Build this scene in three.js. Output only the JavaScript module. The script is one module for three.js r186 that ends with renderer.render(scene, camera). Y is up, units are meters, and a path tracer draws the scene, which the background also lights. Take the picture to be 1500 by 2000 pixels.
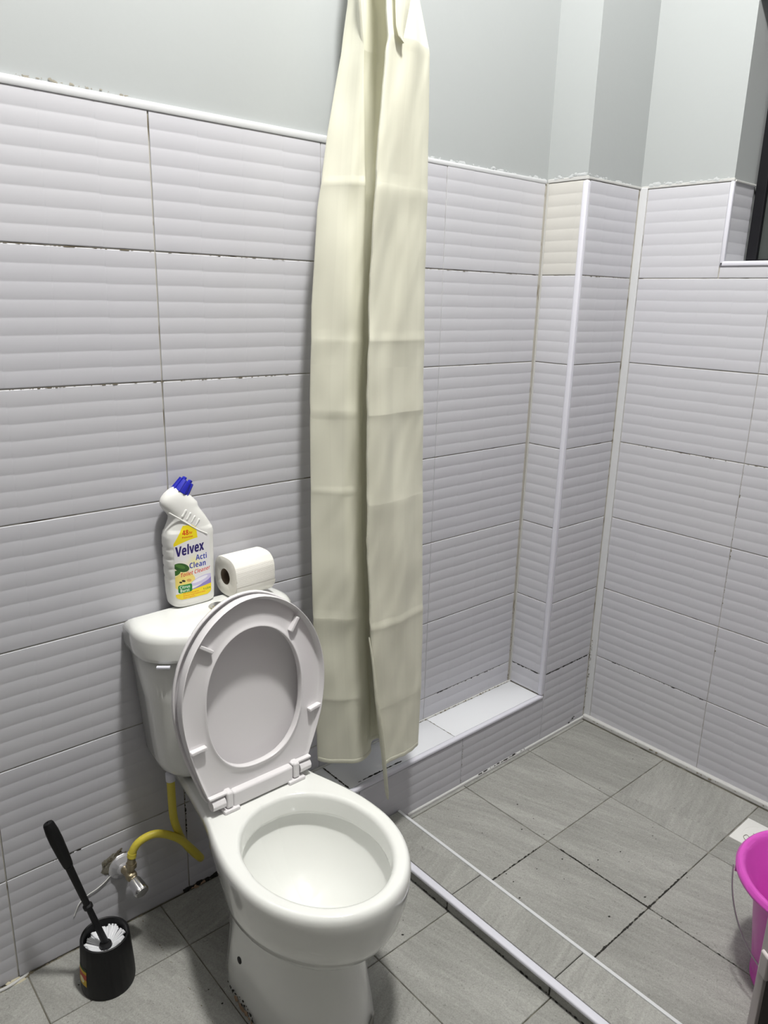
import * as THREE from 'three';
import { RoundedBoxGeometry } from 'three/addons/geometries/RoundedBoxGeometry.js';
import { mergeGeometries, mergeVertices, toCreasedNormals } from 'three/addons/utils/BufferGeometryUtils.js';
import { RectAreaLightUniformsLib } from 'three/addons/lights/RectAreaLightUniformsLib.js';

// ------------------------------------------------------------------ camera, light, exposure
// y up, metres. z = 0 is the wall the toilet stands against, the room opens towards +z; y = 0 is the floor.
const scene = new THREE.Scene();
scene.background = new THREE.Color(0x04050a);                 // night outside the window
const camera = new THREE.PerspectiveCamera(68.13, 0.75, 0.05, 30);
camera.rotation.order = 'YXZ';
camera.position.set(-0.6828, 1.4232, 1.4673);
camera.rotation.set(-0.27508, -0.72024, 0.02596);
scene.add(camera);

const renderer = new THREE.WebGLRenderer({ antialias: true });
renderer.toneMapping = THREE.LinearToneMapping;
renderer.toneMappingExposure = 1.0;
renderer.shadowMap.enabled = true;
renderer.shadowMap.type = THREE.PCFSoftShadowMap;
RectAreaLightUniformsLib.init();

const LAMP = { x: 0.06, y: 3.40, z: 0.92, r: 0.05, cd: 22.2 };
const ROOM = { x0: -1.26, x1: 1.462, z1: 1.64, h: 3.56 };
const XT = 0.052;                                              // toilet axis

// ------------------------------------------------------------------ helpers
let seed = 12345;
const rnd = () => { seed = (seed * 1664525 + 1013904223) >>> 0; return seed / 4294967296; };
const rr = (a, b) => a + (b - a) * rnd();
const taken = {};
const numbered = (n) => { const k = taken[n] = (taken[n] ?? -1) + 1; return k ? `${n}_${String(k).padStart(3, '0')}` : n; };
function mesh(name, geo, mat, parent = scene) {
  const m = new THREE.Mesh(geo, mat);
  m.name = numbered(name); m.castShadow = m.receiveShadow = true;
  parent.add(m); return m;
}
function thing(name, label, category, pos = [0, 0, 0], group) {
  const g = new THREE.Group(); g.name = numbered(name); g.position.set(...pos);
  g.userData.label = label; g.userData.category = category; if (group) g.userData.group = group;
  scene.add(g); return g;
}
function struct(name, label) {
  const g = new THREE.Group(); g.name = name; taken[name] = 0; g.userData.kind = 'structure'; if (label) g.userData.label = label;
  scene.add(g); return g;
}
function merge(list) {
  return mergeGeometries(list.map((g) => { const q = g.index ? g.toNonIndexed() : g; for (const k of Object.keys(q.attributes)) if (!['position', 'normal', 'uv'].includes(k)) q.deleteAttribute(k); return q; }));
}
function box(x0, x1, y0, y1, z0, z1) {                          // box with uv in metres
  const g = new THREE.BoxGeometry(x1 - x0, y1 - y0, z1 - z0); g.translate((x0 + x1) / 2, (y0 + y1) / 2, (z0 + z1) / 2);
  const p = g.attributes.position, n = g.attributes.normal, uv = g.attributes.uv;
  for (let i = 0; i < p.count; i++) {
    const ax = Math.abs(n.getX(i)), ay = Math.abs(n.getY(i));
    if (ax > 0.5) uv.setXY(i, p.getZ(i), p.getY(i)); else if (ay > 0.5) uv.setXY(i, p.getX(i), p.getZ(i)); else uv.setXY(i, p.getX(i), p.getY(i));
  }
  return g;
}
function rbox(x0, x1, y0, y1, z0, z1, r = 0.003, s = 2) {
  const g = new RoundedBoxGeometry(x1 - x0, y1 - y0, z1 - z0, s, r); g.translate((x0 + x1) / 2, (y0 + y1) / 2, (z0 + z1) / 2); return g;
}
function grid(rows, closeU, closedV = false) {                  // rows of [x,y,z] -> indexed surface (rows j, columns i)
  const nv = rows.length, nu = rows[0].length, pos = [], uv = [], idx = [];
  for (let j = 0; j < nv; j++) for (let i = 0; i < nu; i++) { pos.push(...rows[j][i]); uv.push(i / (nu - 1), j / (nv - 1)); }
  const mu = closeU ? nu : nu - 1, mv = closedV ? nv : nv - 1;
  for (let j = 0; j < mv; j++) for (let i = 0; i < mu; i++) {
    const a = j * nu + i, b = j * nu + (i + 1) % nu, c = ((j + 1) % nv) * nu + (i + 1) % nu, d = ((j + 1) % nv) * nu + i;
    idx.push(a, b, c, a, c, d);
  }
  const g = new THREE.BufferGeometry();
  g.setAttribute('position', new THREE.Float32BufferAttribute(pos, 3)); g.setAttribute('uv', new THREE.Float32BufferAttribute(uv, 2));
  g.setIndex(idx); g.computeVertexNormals(); return g;
}
function flip(g) { const a = g.index.array; for (let i = 0; i < a.length; i += 3) { const t = a[i]; a[i] = a[i + 1]; a[i + 1] = t; } g.computeVertexNormals(); return g; }
function lerpTable(tab, y) {                                    // tab: [[y, v...]] ascending
  if (y <= tab[0][0]) return tab[0].slice(1);
  for (let i = 1; i < tab.length; i++) if (y <= tab[i][0]) { const t = (y - tab[i - 1][0]) / (tab[i][0] - tab[i - 1][0]); return tab[i].slice(1).map((v, k) => tab[i - 1][k + 1] * (1 - t) + v * t); }
  return tab[tab.length - 1].slice(1);
}
function tube(pts, r, seg = 40, rad = 10) {
  return new THREE.TubeGeometry(new THREE.CatmullRomCurve3(pts.map((p) => new THREE.Vector3(...p)), false, 'centripetal'), seg, r, rad, false);
}
function cylBetween(a, b, r0, r1, seg = 20) {
  const A = new THREE.Vector3(...a), B = new THREE.Vector3(...b), d = B.clone().sub(A);
  const g = new THREE.CylinderGeometry(r1, r0, d.length(), seg);
  g.applyQuaternion(new THREE.Quaternion().setFromUnitVectors(new THREE.Vector3(0, 1, 0), d.clone().normalize()));
  g.translate((A.x + B.x) / 2, (A.y + B.y) / 2, (A.z + B.z) / 2); return g;
}
const lathe = (prof, seg = 48) => new THREE.LatheGeometry(prof.map(([r, y]) => new THREE.Vector2(r, y)), seg);

// ------------------------------------------------------------------ textures
function hash(x, y, s) { let h = (x * 374761393 + y * 668265263 + s * 2147483647) | 0; h = Math.imul(h ^ (h >>> 13), 1274126177); h ^= h >>> 16; return (h >>> 0) / 4294967296; }
function vnoise(x, y, per, s) {                                 // periodic value noise
  const xi = Math.floor(x), yi = Math.floor(y), fx = x - xi, fy = y - yi, u = fx * fx * (3 - 2 * fx), v = fy * fy * (3 - 2 * fy);
  const w = (a) => ((a % per) + per) % per;
  const a = hash(w(xi), w(yi), s), b = hash(w(xi + 1), w(yi), s), c = hash(w(xi), w(yi + 1), s), d = hash(w(xi + 1), w(yi + 1), s);
  return a + (b - a) * u + (c - a) * v + (a - b - c + d) * u * v;
}
function dataTex(n, fn, srgb = true) {
  const d = new Uint8Array(n * n * 4);
  for (let y = 0; y < n; y++) for (let x = 0; x < n; x++) { const c = fn(x / n, y / n), o = (y * n + x) * 4; for (let k = 0; k < 3; k++) d[o + k] = Math.max(0, Math.min(255, c[k])); d[o + 3] = 255; }
  const t = new THREE.DataTexture(d, n, n); t.wrapS = t.wrapT = THREE.RepeatWrapping; t.magFilter = THREE.LinearFilter; t.minFilter = THREE.LinearMipmapLinearFilter; t.generateMipmaps = true;
  if (srgb) t.colorSpace = THREE.SRGBColorSpace; t.needsUpdate = true; return t;
}
// streaked grey stone print of the floor tiles (one repeat = 0.61 m), streaks along u
const stoneTex = dataTex(1024, (u, v) => {
  const warp = (vnoise(u * 3, v * 3, 3, 3) - 0.5) * 0.05 + (vnoise(u * 6, v * 6, 6, 4) - 0.5) * 0.012;
  const vv = v + warp;
  let s = 0;
  s += (vnoise(u * 2, vv * 14, 14 * 1, 11) - 0.5) * 15;
  s += (vnoise(u * 6, vv * 60, 60, 12) - 0.5) * 12;
  s += (vnoise(u * 20, vv * 150, 150, 13) - 0.5) * 12;
  s += (hash(Math.floor(u * 1024), Math.floor(v * 1024), 7) - 0.5) * 20;
  s += (vnoise(u * 300, v * 300, 300, 15) - 0.5) * 20;
  const sp = vnoise(u * 220, v * 220, 220, 21); if (sp > 0.86) s -= (sp - 0.86) * 260;
  const b = 182 + s; return [b, b, b - 4];
});
const plasterBump = dataTex(512, (u, v) => { const b = 128 + (vnoise(u * 12, v * 12, 12, 31) - 0.5) * 60 + (vnoise(u * 40, v * 40, 40, 32) - 0.5) * 60 + (vnoise(u * 120, v * 120, 120, 33) - 0.5) * 50; return [b, b, b]; }, false);
const groutTex = dataTex(512, (u, v) => {
  const n = vnoise(u * 60, v * 60, 60, 41) * 0.5 + vnoise(u * 18, v * 18, 18, 42) * 0.5, d = n < 0.36 ? (0.36 - n) * 420 : 0;
  return [176 - d * 0.8, 173 - d * 0.86, 164 - d * 0.96];
});
const floorGroutTex = dataTex(512, (u, v) => { const n = vnoise(u * 50, v * 50, 50, 51); const b = 96 + (n - 0.5) * 70; return [b, b - 3, b - 14]; });
const paperBump = dataTex(256, (u, v) => { const q = Math.sin(u * Math.PI * 40) * Math.sin(v * Math.PI * 24); const b = 128 + q * 50 + (hash(Math.floor(u * 256), Math.floor(v * 256), 3) - 0.5) * 40; return [b, b, b]; }, false);
const weaveBump = dataTex(512, (u, v) => { const b = 128 + (vnoise(u * 160, v * 3, 160, 61) - 0.5) * 60; return [b, b, b]; }, false);
const weaveCol = dataTex(512, (u, v) => { const s = (vnoise(u * 30, v * 1, 30, 71) - 0.5) * 9 + (Math.sin(u * Math.PI * 2 * 9) > 0.2 ? 3 : 0); return [240 + s, 239 + s, 226 + s]; });

// ------------------------------------------------------------------ materials (colours are base colours)
const std = (o) => new THREE.MeshStandardMaterial(o), phy = (o) => new THREE.MeshPhysicalMaterial(o);
const col = (r, g, b) => new THREE.Color().setRGB(r, g, b);
const M = {
  tile: [0, 1, 2].map((i) => phy({ color: col(0.520 + i * 0.006, 0.520 + i * 0.006, 0.560 + i * 0.004), roughness: 0.36 })),
  creamTile: phy({ color: col(0.56, 0.55, 0.52), roughness: 0.36 }),
  whiteTile: phy({ color: col(0.72, 0.735, 0.77), roughness: 0.25 }),
  grout: std({ map: groutTex, roughness: 0.95 }),
  floorGrout: std({ map: floorGroutTex, roughness: 0.95 }),
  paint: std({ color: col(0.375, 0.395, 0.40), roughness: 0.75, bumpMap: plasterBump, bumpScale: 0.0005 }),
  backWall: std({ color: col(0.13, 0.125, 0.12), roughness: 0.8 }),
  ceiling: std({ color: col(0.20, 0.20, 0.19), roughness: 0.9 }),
  trim: phy({ color: col(0.66, 0.66, 0.73), roughness: 0.35 }),
  creamGrout: std({ color: col(0.50, 0.46, 0.34), roughness: 1 }),
  chip: std({ color: col(0.50, 0.52, 0.53), roughness: 0.9 }),
  capping: std({ color: col(0.60, 0.61, 0.63), roughness: 0.6 }),
  caulk: std({ color: col(0.56, 0.56, 0.55), roughness: 0.8, bumpMap: plasterBump, bumpScale: 0.0006 }),
  stone: [0, 1, 2].map((i) => std({ map: stoneTex, color: col(0.60 + i * 0.035, 0.60 + i * 0.035, 0.59 + i * 0.035), roughness: 0.62, bumpMap: stoneTex, bumpScale: 0.0004 })),
  china: phy({ color: col(0.79, 0.80, 0.775), roughness: 0.12, clearcoat: 0.6, clearcoatRoughness: 0.06 }),
  seat: phy({ color: col(0.76, 0.74, 0.755), roughness: 0.32 }),
  bottle: phy({ color: col(0.80, 0.80, 0.775), roughness: 0.3 }),
  blue: phy({ color: col(0.02, 0.025, 0.42), roughness: 0.4 }),
  paper: std({ color: col(0.80, 0.785, 0.735), roughness: 1, bumpMap: paperBump, bumpScale: 0.0005 }),
  core: std({ color: col(0.16, 0.12, 0.085), roughness: 1 }),
  black: phy({ color: col(0.006, 0.006, 0.007), roughness: 0.5, specularIntensity: 0.6 }),
  bristle: std({ color: col(0.80, 0.81, 0.84), roughness: 0.9 }),
  chrome: phy({ color: col(0.72, 0.72, 0.73), metalness: 1, roughness: 0.22 }),
  brass: phy({ color: col(0.42, 0.36, 0.25), metalness: 1, roughness: 0.45 }),
  flange: phy({ color: col(0.66, 0.66, 0.70), metalness: 0.6, roughness: 0.3 }),
  hose: phy({ color: col(0.62, 0.52, 0.06), roughness: 0.45 }),
  string: std({ color: col(0.7, 0.7, 0.68), roughness: 0.8 }),
  pink: phy({ color: col(0.62, 0.085, 0.49), roughness: 0.32, sheen: 0 }),
  wire: phy({ color: col(0.45, 0.45, 0.46), metalness: 1, roughness: 0.35 }),
  steel: phy({ color: col(0.006, 0.006, 0.008), roughness: 0.5, specularIntensity: 0.5 }),
  glass: phy({ color: col(0.75, 0.82, 0.78), roughness: 0.08, transmission: 1, thickness: 0, ior: 1.5 }),
  frost: phy({ color: col(0.08, 0.09, 0.085), roughness: 0.25, transmission: 0.4, thickness: 0 }),
  door: std({ color: col(0.09, 0.085, 0.085), roughness: 0.6 }),
  doorEdge: std({ color: col(0.46, 0.42, 0.42), roughness: 0.7 }),
  mould: std({ color: col(0.022, 0.021, 0.018), roughness: 1 }),
  stain: std({ color: col(0.16, 0.14, 0.10), roughness: 1 }),
  cement: std({ color: col(0.27, 0.255, 0.21), roughness: 1, bumpMap: plasterBump, bumpScale: 0.004 }),
  rust: std({ color: col(0.30, 0.21, 0.14), roughness: 1 }),
  drain: phy({ color: col(0.74, 0.74, 0.72), roughness: 0.5 }),
  curtain: phy({ map: weaveCol, color: col(0.91, 0.91, 0.865), roughness: 0.55, sheen: 0.4, sheenRoughness: 0.4, sheenColor: col(0.9, 0.9, 0.8), transmission: 0.14, thickness: 0, side: THREE.DoubleSide, bumpMap: weaveBump, bumpScale: 0.0003 }),
};

// ------------------------------------------------------------------ wall tiles: glazed 40 x 25 cm tiles, each pressed with eight cushioned bands
const TW = 0.3955, TH = 0.2475, BAND = TH / 8, CUSH = 0.00085;
function waveTile(u0, u1, v0, v1) {                              // piece u0..u1, v0..v1 of the pressed pattern; lies in xy, face at z = 0, 6 mm thick
  const b = 0.0009, us = new Set([u0, u0 + b, u1 - b, u1]), vs = new Set([v0, v0 + b, v1 - b, v1]);
  for (let k = 1; k < 4; k++) { const c = k * TW / 4; for (const d of [-0.0018, 0, 0.0018]) if (c + d > u0 + b && c + d < u1 - b) us.add(c + d); }
  for (let k = 0; k < 8; k++) for (const t of [0.0, 0.06, 0.2, 0.4, 0.6, 0.8, 0.94]) { const y = (k + t) * BAND; if (y > v0 + b * 1.5 && y < v1 - b * 1.5) vs.add(y); }
  const U = [...us].sort((p, q) => p - q), V = [...vs].sort((p, q) => p - q), rows = [];
  const PH = (u) => { const q = u / (TW / 4), k = Math.round(q), a = [0, 0.0006, -0.0002, 0.0004]; if (Math.abs(q - k) < 1e-6 && k > 0 && k < 4) return (a[k - 1] + a[k]) / 2; return a[Math.max(0, Math.min(3, Math.floor(q)))]; };
  const zAt = (u, v) => {
    const t = ((v / BAND) % 1 + 1) % 1; let z = CUSH * Math.pow(Math.sin(Math.PI * t), 0.75);
    for (let k = 1; k < 4; k++) { const d = Math.abs(u - k * TW / 4); if (d < 0.0018) z = z * (0.3 + 0.7 * d / 0.0018) - 0.0004 * (1 - d / 0.0018); }
    return z;
  };
  const bottom = (x, y) => [x - u0, y - v0, -0.006];
  rows.push(U.map((u) => bottom(u, v0)));
  for (const v of V) {
    const edgeV = v === v0 || v === v1, r = [];
    for (const u of U) { const e = edgeV || u === u0 || u === u1; r.push([u - u0, (e ? v : Math.min(v1 - b, Math.max(v0 + b, v - PH(u)))) - v0, e ? -0.0004 : zAt(u, v)]); }
    rows.push(r);
  }
  rows.push(U.map((u) => bottom(u, v1)));
  // add side skirts left and right
  for (const r of rows) { r.unshift([0, r[0][1], -0.006]); r.push([u1 - u0, r[r.length - 1][1], -0.006]); }
  return grid(rows, false);
}
const tileCache = new Map();
function placeTile(parent, u0, u1, v0, v1, pos, turn = 0, mat) {
  const key = [u0, u1, v0, v1].map((q) => q.toFixed(4)).join();
  if (!tileCache.has(key)) tileCache.set(key, waveTile(u0, u1, v0, v1));
  const m = mesh('tile', tileCache.get(key), mat ?? M.tile[Math.floor(rnd() * 3)], parent);
  m.position.set(...pos); m.rotation.y = turn;
  m.position.addScaledVector(new THREE.Vector3(Math.sin(turn), 0, Math.cos(turn)), rr(-0.0003, 0.0003));
  m.rotation.z = rr(-0.0008, 0.0008); return m;
}
const G = 0.0015;                                               // joint width

// flecks of mould, dirt or chipped grout: irregular little flakes with an outline, lying on a joint
function flecks(parent, name, mat, a, b, normal, n, size, spread, long = 2.2) {
  const A = new THREE.Vector3(...a), B = new THREE.Vector3(...b), N = new THREE.Vector3(...normal).normalize(), T = B.clone().sub(A).normalize(), S = N.clone().cross(T), list = [];
  for (let i = 0; i < n; i++) {
    const c = A.clone().lerp(B, rnd()).addScaledVector(S, (rnd() + rnd() - 1) * spread).addScaledVector(N, 0.0004 + rnd() * 0.0005);
    const s = size * (0.35 + rnd() * rnd() * 1.3), k = 6, ring = [], l = 1 + rnd() * (long - 1);
    for (let j = 0; j < k; j++) { const an = j / k * 6.283 + rr(-0.3, 0.3), q = s * rr(0.55, 1); ring.push(c.clone().addScaledVector(T, Math.cos(an) * q * l).addScaledVector(S, Math.sin(an) * q)); }
    const top = c.clone().addScaledVector(N, s * 0.12), pos = [];
    for (let j = 0; j < k; j++) { const p = ring[j], q = ring[(j + 1) % k]; pos.push(...p.toArray(), ...q.toArray(), ...top.toArray()); }
    const g = new THREE.BufferGeometry(); g.setAttribute('position', new THREE.Float32BufferAttribute(pos, 3)); g.setAttribute('uv', new THREE.Float32BufferAttribute(new Float32Array(k * 6), 2)); g.computeVertexNormals(); list.push(g);
  }
  const m = mesh(name, mergeGeometries(list), mat, parent); m.userData.kind = 'stuff'; return m;
}

// ------------------------------------------------------------------ room shell
const XL = [-1.26, -0.800, -0.402, -0.004, 0.392, 0.788, 1.186];   // vertical joints of the toilet wall
const TOP = 1.75;
{ // wall the toilet stands against
  const w = struct('wall_left');
  mesh('plaster', box(ROOM.x0 - 0.2, ROOM.x1 + 0.2, 0, ROOM.h, -0.2, -0.005), M.paint, w);
  mesh('grout', box(ROOM.x0, 1.2, -0.02, TOP + 0.002, -0.006, -0.0015), M.grout, w);
  for (let r = 0; r < 7; r++) for (let c = 0; c < XL.length - 1; c++) {
    const full = c > 0, wd = XL[c + 1] - XL[c] - G, u0 = full ? 0 : Math.max(0, TW - wd), x = full ? XL[c] + G / 2 : XL[c + 1] - G / 2 - Math.min(wd, TW);
    placeTile(w, u0, full ? Math.min(wd, TW) : TW, 0, TH, [x, r * 0.25 + G / 2, 0]);
  }
  mesh('capping', toCreasedNormals(rbox(ROOM.x0, 0.44, TOP - 0.0025, TOP + 0.013, -0.006, 0.0025, 0.002, 1), 0.5), M.capping, w);
  mesh('capping', toCreasedNormals(rbox(0.44, 1.19, TOP - 0.0025, TOP + 0.009, -0.006, 0.0015, 0.002, 1), 0.5), M.capping, w);
  // dirt in the joints
  flecks(w, 'mould', M.stain, [-0.9, 1.4985, 0], [-0.05, 1.4985, 0], [0, 0, 1], 170, 0.0011, 0.0004, 7);
  flecks(w, 'mould', M.stain, [-0.05, 1.4985, 0], [1.18, 1.4985, 0], [0, 0, 1], 120, 0.0009, 0.0004, 7);
  flecks(w, 'mould', M.stain, [-0.6, 1.2485, 0], [0.3, 1.2485, 0], [0, 0, 1], 90, 0.0012, 0.0005, 6);
  flecks(w, 'mould', M.mould, [-0.31, 0.2495, 0], [-0.25, 0.2495, 0], [0, 0, 1], 16, 0.002, 0.0006, 5);
  flecks(w, 'mould', M.mould, [-0.004, 0.17, 0], [-0.004, 0.28, 0], [0, 0, 1], 26, 0.002, 0.0008, 2);
  flecks(w, 'mould', M.mould, [0.80, 0.2495, 0], [1.14, 0.2495, 0], [0, 0, 1], 46, 0.0018, 0.0008, 5);
  flecks(w, 'mould', M.stain, [1.183, 0.18, 0.002], [1.183, 0.45, 0.002], [0, 0, 1], 26, 0.0022, 0.002, 2);
  flecks(w, 'mould', M.mould, [-0.02, 0.006, 0.001], [0.08, 0.006, 0.001], [0, 0, 1], 60, 0.006, 0.004, 2.4);
  flecks(w, 'chipped_grout', M.rust, [0.0, 0.004, 0.004], [0.035, 0.004, 0.004], [0, 0.6, 1], 12, 0.005, 0.004, 2);
  flecks(w, 'dirt', M.cement, [-0.30, 1.766, -0.0045], [-0.04, 1.766, -0.0045], [0, 0, 1], 30, 0.0026, 0.0025, 3);
  flecks(w, 'chipped_plaster', M.chip, [0.42, 1.763, -0.004], [1.19, 1.760, -0.004], [0, 0, 1], 70, 0.0055, 0.004, 3);
}
{ // wall with the window
  const w = struct('wall_right'), X = ROOM.x1, Z0 = 0.416, Y0 = 1.543, Y1 = 2.185, Z1 = 1.25, D = 0.2;
  mesh('plaster', merge([box(X + 0.005, X + D, 0, Y0 - 0.004, -0.2, ROOM.z1 + 0.2), box(X + 0.005, X + D, Y1, ROOM.h, -0.2, ROOM.z1 + 0.2), box(X + 0.005, X + D, Y0 - 0.004, Y1, -0.2, Z0 - 0.004), box(X + 0.005, X + D, Y0 - 0.004, Y1, Z1, ROOM.z1 + 0.2)]), M.paint, w);
  mesh('grout', merge([box(X + 0.0016, X + 0.006, -0.02, 1.5, 0.137, ROOM.z1), box(X + 0.0016, X + 0.006, 1.5, 1.752, 0.137, Z0 - 0.006), box(X + 0.0016, X + 0.006, 1.5, Y0 - 0.008, Z0 - 0.006, ROOM.z1)]), M.grout, w);
  const ZJ = [0.160, 0.557, 0.955, 1.352, 1.64];
  for (let r = 0; r < 7; r++) for (let c = 0; c < 4; c++) {
    let wd = Math.min(TW, ZJ[c + 1] - ZJ[c] - G); const mat = undefined, t = -Math.PI / 2;
    if (r < 6) placeTile(w, 0, wd, 0, TH, [X, r * 0.25 + G / 2, ZJ[c] + G / 2], t, mat);
    else if (c === 0) { placeTile(w, 0, Z0 - ZJ[0] - 0.012, 0, TH, [X, 1.5 + G / 2, ZJ[0] + G / 2], t); placeTile(w, Z0 - ZJ[0] - 0.010, TW, 0, 0.033, [X, 1.5 + G / 2, Z0 - 0.008], t); }
    else placeTile(w, 0, wd, 0, 0.033, [X, 1.5 + G / 2, ZJ[c] + G / 2], t);
  }
  // broad white grout strip in the corner
  mesh('corner_grout', rbox(X - 0.003, X + 0.006, 0, TOP + 0.004, 0.134, 0.159, 0.002, 1), M.capping, w);
  mesh('capping', rbox(X - 0.0015, X + 0.006, TOP, TOP + 0.008, 0.137, Z0, 0.002, 1), M.caulk, w);
  // tiled lower part of the window reveal, sill board
  placeTile(w, 0, 0.12, 0.04, TH, [X + 0.001, Y0, Z0 - 0.001], 0);
  mesh('sill', box(X, X + D, Y0 - 0.010, Y0, Z0 - 0.004, Z1), M.whiteTile, w);
  mesh('chipped_grout', rbox(X + 0.004, X + 0.125, TOP - 0.002, TOP + 0.004, Z0 - 0.004, Z0 + 0.003, 0.002, 1), M.caulk, w);
  flecks(w, 'mould', M.stain, [X, 0.4, 0.559], [X, 1.0, 0.559], [-1, 0, 0], 46, 0.0018, 0.0008, 2);
  flecks(w, 'mould', M.stain, [X, 0.9985, 0.17], [X, 0.9985, 0.7], [-1, 0, 0], 40, 0.0012, 0.0006, 5);
  flecks(w, 'mould', M.mould, [X, 0.2495, 0.2], [X, 0.2495, 0.56], [-1, 0, 0], 46, 0.0016, 0.0007, 5);
  flecks(w, 'mould', M.stain, [X - 0.003, 0.05, 0.140], [X - 0.003, 0.30, 0.140], [-1, 0, 1], 30, 0.0022, 0.002, 2);
  flecks(w, 'chipped_plaster', M.chip, [X - 0.001, 1.762, 0.14], [X - 0.001, 1.757, 0.41], [-1, 0, 0], 26, 0.0055, 0.004, 3);
  // plaster skirting of grout along the floor
  mesh('floor_grout', rbox(X - 0.014, X + 0.004, -0.004, 0.016, 0.137, ROOM.z1, 0.006, 2), M.caulk, w);
  flecks(w, 'mould', M.stain, [X - 0.013, 0.010, 0.16], [X - 0.013, 0.010, 0.9], [-1, 1, 0], 50, 0.0028, 0.004, 3);
}
{ // boxed-in pipe column in the corner
  const w = struct('column'), D = 0.137, X = 1.195;
  mesh('plaster', box(X + 0.004, ROOM.x1 + 0.01, 0.16, ROOM.h, -0.01, D - 0.005), M.paint, w);
  mesh('grout', merge([box(X + 0.0016, X + 0.006, 0.17, TOP + 0.002, 0, D - 0.002), box(X, ROOM.x1, -0.01, TOP + 0.002, D - 0.006, D - 0.0015)]), M.grout, w);
  for (let r = 0; r < 7; r++) {
    const v0 = r === 0 ? 0.177 : 0;
    placeTile(w, 0, 0.118, v0, TH, [X, r * 0.25 + v0 + G / 2, 0.005], -Math.PI / 2, r === 6 ? M.creamTile : r > 2 && r % 2 ? M.tile[2] : undefined);
    placeTile(w, 0.02, 0.262, 0, TH, [X + 0.013, r * 0.25 + G / 2, D]);
  }
  mesh('corner_grout', rbox(X - 0.001, X + 0.006, 0.178, TOP, -0.001, 0.005, 0.001, 1), M.caulk, w);
  mesh('capping', merge([rbox(X - 0.0015, X + 0.006, TOP, TOP + 0.010, 0, D, 0.002, 1), rbox(X, ROOM.x1, TOP, TOP + 0.007, D - 0.006, D + 0.0015, 0.002, 1)]), M.caulk, w);
  flecks(w, 'mould', M.mould, [X + 0.02, 0.2495, D], [1.44, 0.2495, D], [0, 0, 1], 80, 0.0022, 0.0007, 5);
  flecks(w, 'mould', M.stain, [X + 0.02, 1.4985, D], [1.44, 1.4985, D], [0, 0, 1], 34, 0.0012, 0.0006, 5);
  flecks(w, 'mould', M.mould, [X, 0.2495, 0.01], [X, 0.2495, 0.12], [-1, 0, 0], 22, 0.0018, 0.0007, 5);
  flecks(w, 'mould', M.mould, [1.452, 0.03, D + 0.002], [1.452, 0.28, D + 0.002], [0, 0, 1], 44, 0.002, 0.0014, 2);
  flecks(w, 'mould', M.mould, [1.36, 0.012, D + 0.002], [1.40, 0.03, D + 0.002], [0, 0, 1], 14, 0.003, 0.003, 2);
  flecks(w, 'chipped_plaster', M.chip, [X - 0.001, 1.760, 0.01], [X - 0.001, 1.765, 0.13], [-1, 0, 0], 22, 0.0055, 0.004, 3);
  flecks(w, 'chipped_plaster', M.chip, [X, 1.762, D - 0.003], [1.46, 1.755, D - 0.003], [0, 0, 1], 30, 0.0055, 0.004, 3);
  mesh('floor_grout', rbox(0.60, ROOM.x1, -0.004, 0.009, D - 0.004, D + 0.006, 0.004, 2), M.caulk, w);
}
{ // low tiled ledge along the wall
  const w = struct('ledge'), D = 0.137, H = 0.176, X0 = 0.25;
  mesh('core', box(X0, 1.2, 0, H - 0.006, 0.001, D - 0.0055), M.caulk, w);
  mesh('grout', merge([box(X0, 1.2, -0.01, H - 0.004, D - 0.006, D - 0.0016), box(X0, 1.195, H - 0.007, H - 0.0018, 0.001, D - 0.012)]), M.grout, w);
  const JX = [X0, 0.400, 0.797, 1.193];
  for (let c = 0; c < 3; c++) { const t = mesh('top_tile', toCreasedNormals(rbox(JX[c] + 0.001, JX[c + 1] - 0.001, H - 0.007, H, 0.004, D - 0.012, 0.0012, 1), 0.6), M.whiteTile, w); t.position.y = rr(-0.0004, 0.0004); }
  const FX = [0.424, 0.82, 1.207];
  placeTile(w, TW - 0.17, TW, 0.0, 0.163, [0.252, G / 2, D]);
  placeTile(w, 0, TW - 0.001, 0.0, 0.163, [FX[0] + G / 2, G / 2, D]);
  placeTile(w, 0, 0.386, 0.0, 0.163, [FX[1] + G / 2, G / 2, D]);
  mesh('corner_grout', rbox(X0, 1.195, H - 0.002, H + 0.004, 0.0, 0.006, 0.002, 1), M.caulk, w);
  flecks(w, 'mould', M.mould, [0.400, H, 0.01], [0.400, H, 0.115], [0, 1, 0], 60, 0.0024, 0.0008, 3);
  flecks(w, 'mould', M.mould, [0.42, H, 0.118], [0.60, H, 0.118], [0, 1, 0], 60, 0.0026, 0.002, 6);
  flecks(w, 'mould', M.stain, [0.797, H, 0.01], [0.797, H, 0.12], [0, 1, 0], 26, 0.0018, 0.0006, 4);
  flecks(w, 'mould', M.stain, [0.75, H + 0.003, 0.006], [1.18, H + 0.003, 0.006], [0, 1, 1], 60, 0.0024, 0.0016, 3);
  flecks(w, 'mould', M.stain, [0.822, 0.0, D + 0.0005], [0.822, 0.16, D + 0.0005], [0, 0, 1], 22, 0.0018, 0.0006, 3);
  flecks(w, 'mould', M.mould, [0.9, 0.010, D + 0.004], [1.12, 0.010, D + 0.004], [0, 0.5, 1], 40, 0.0022, 0.001, 5);
}
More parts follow.
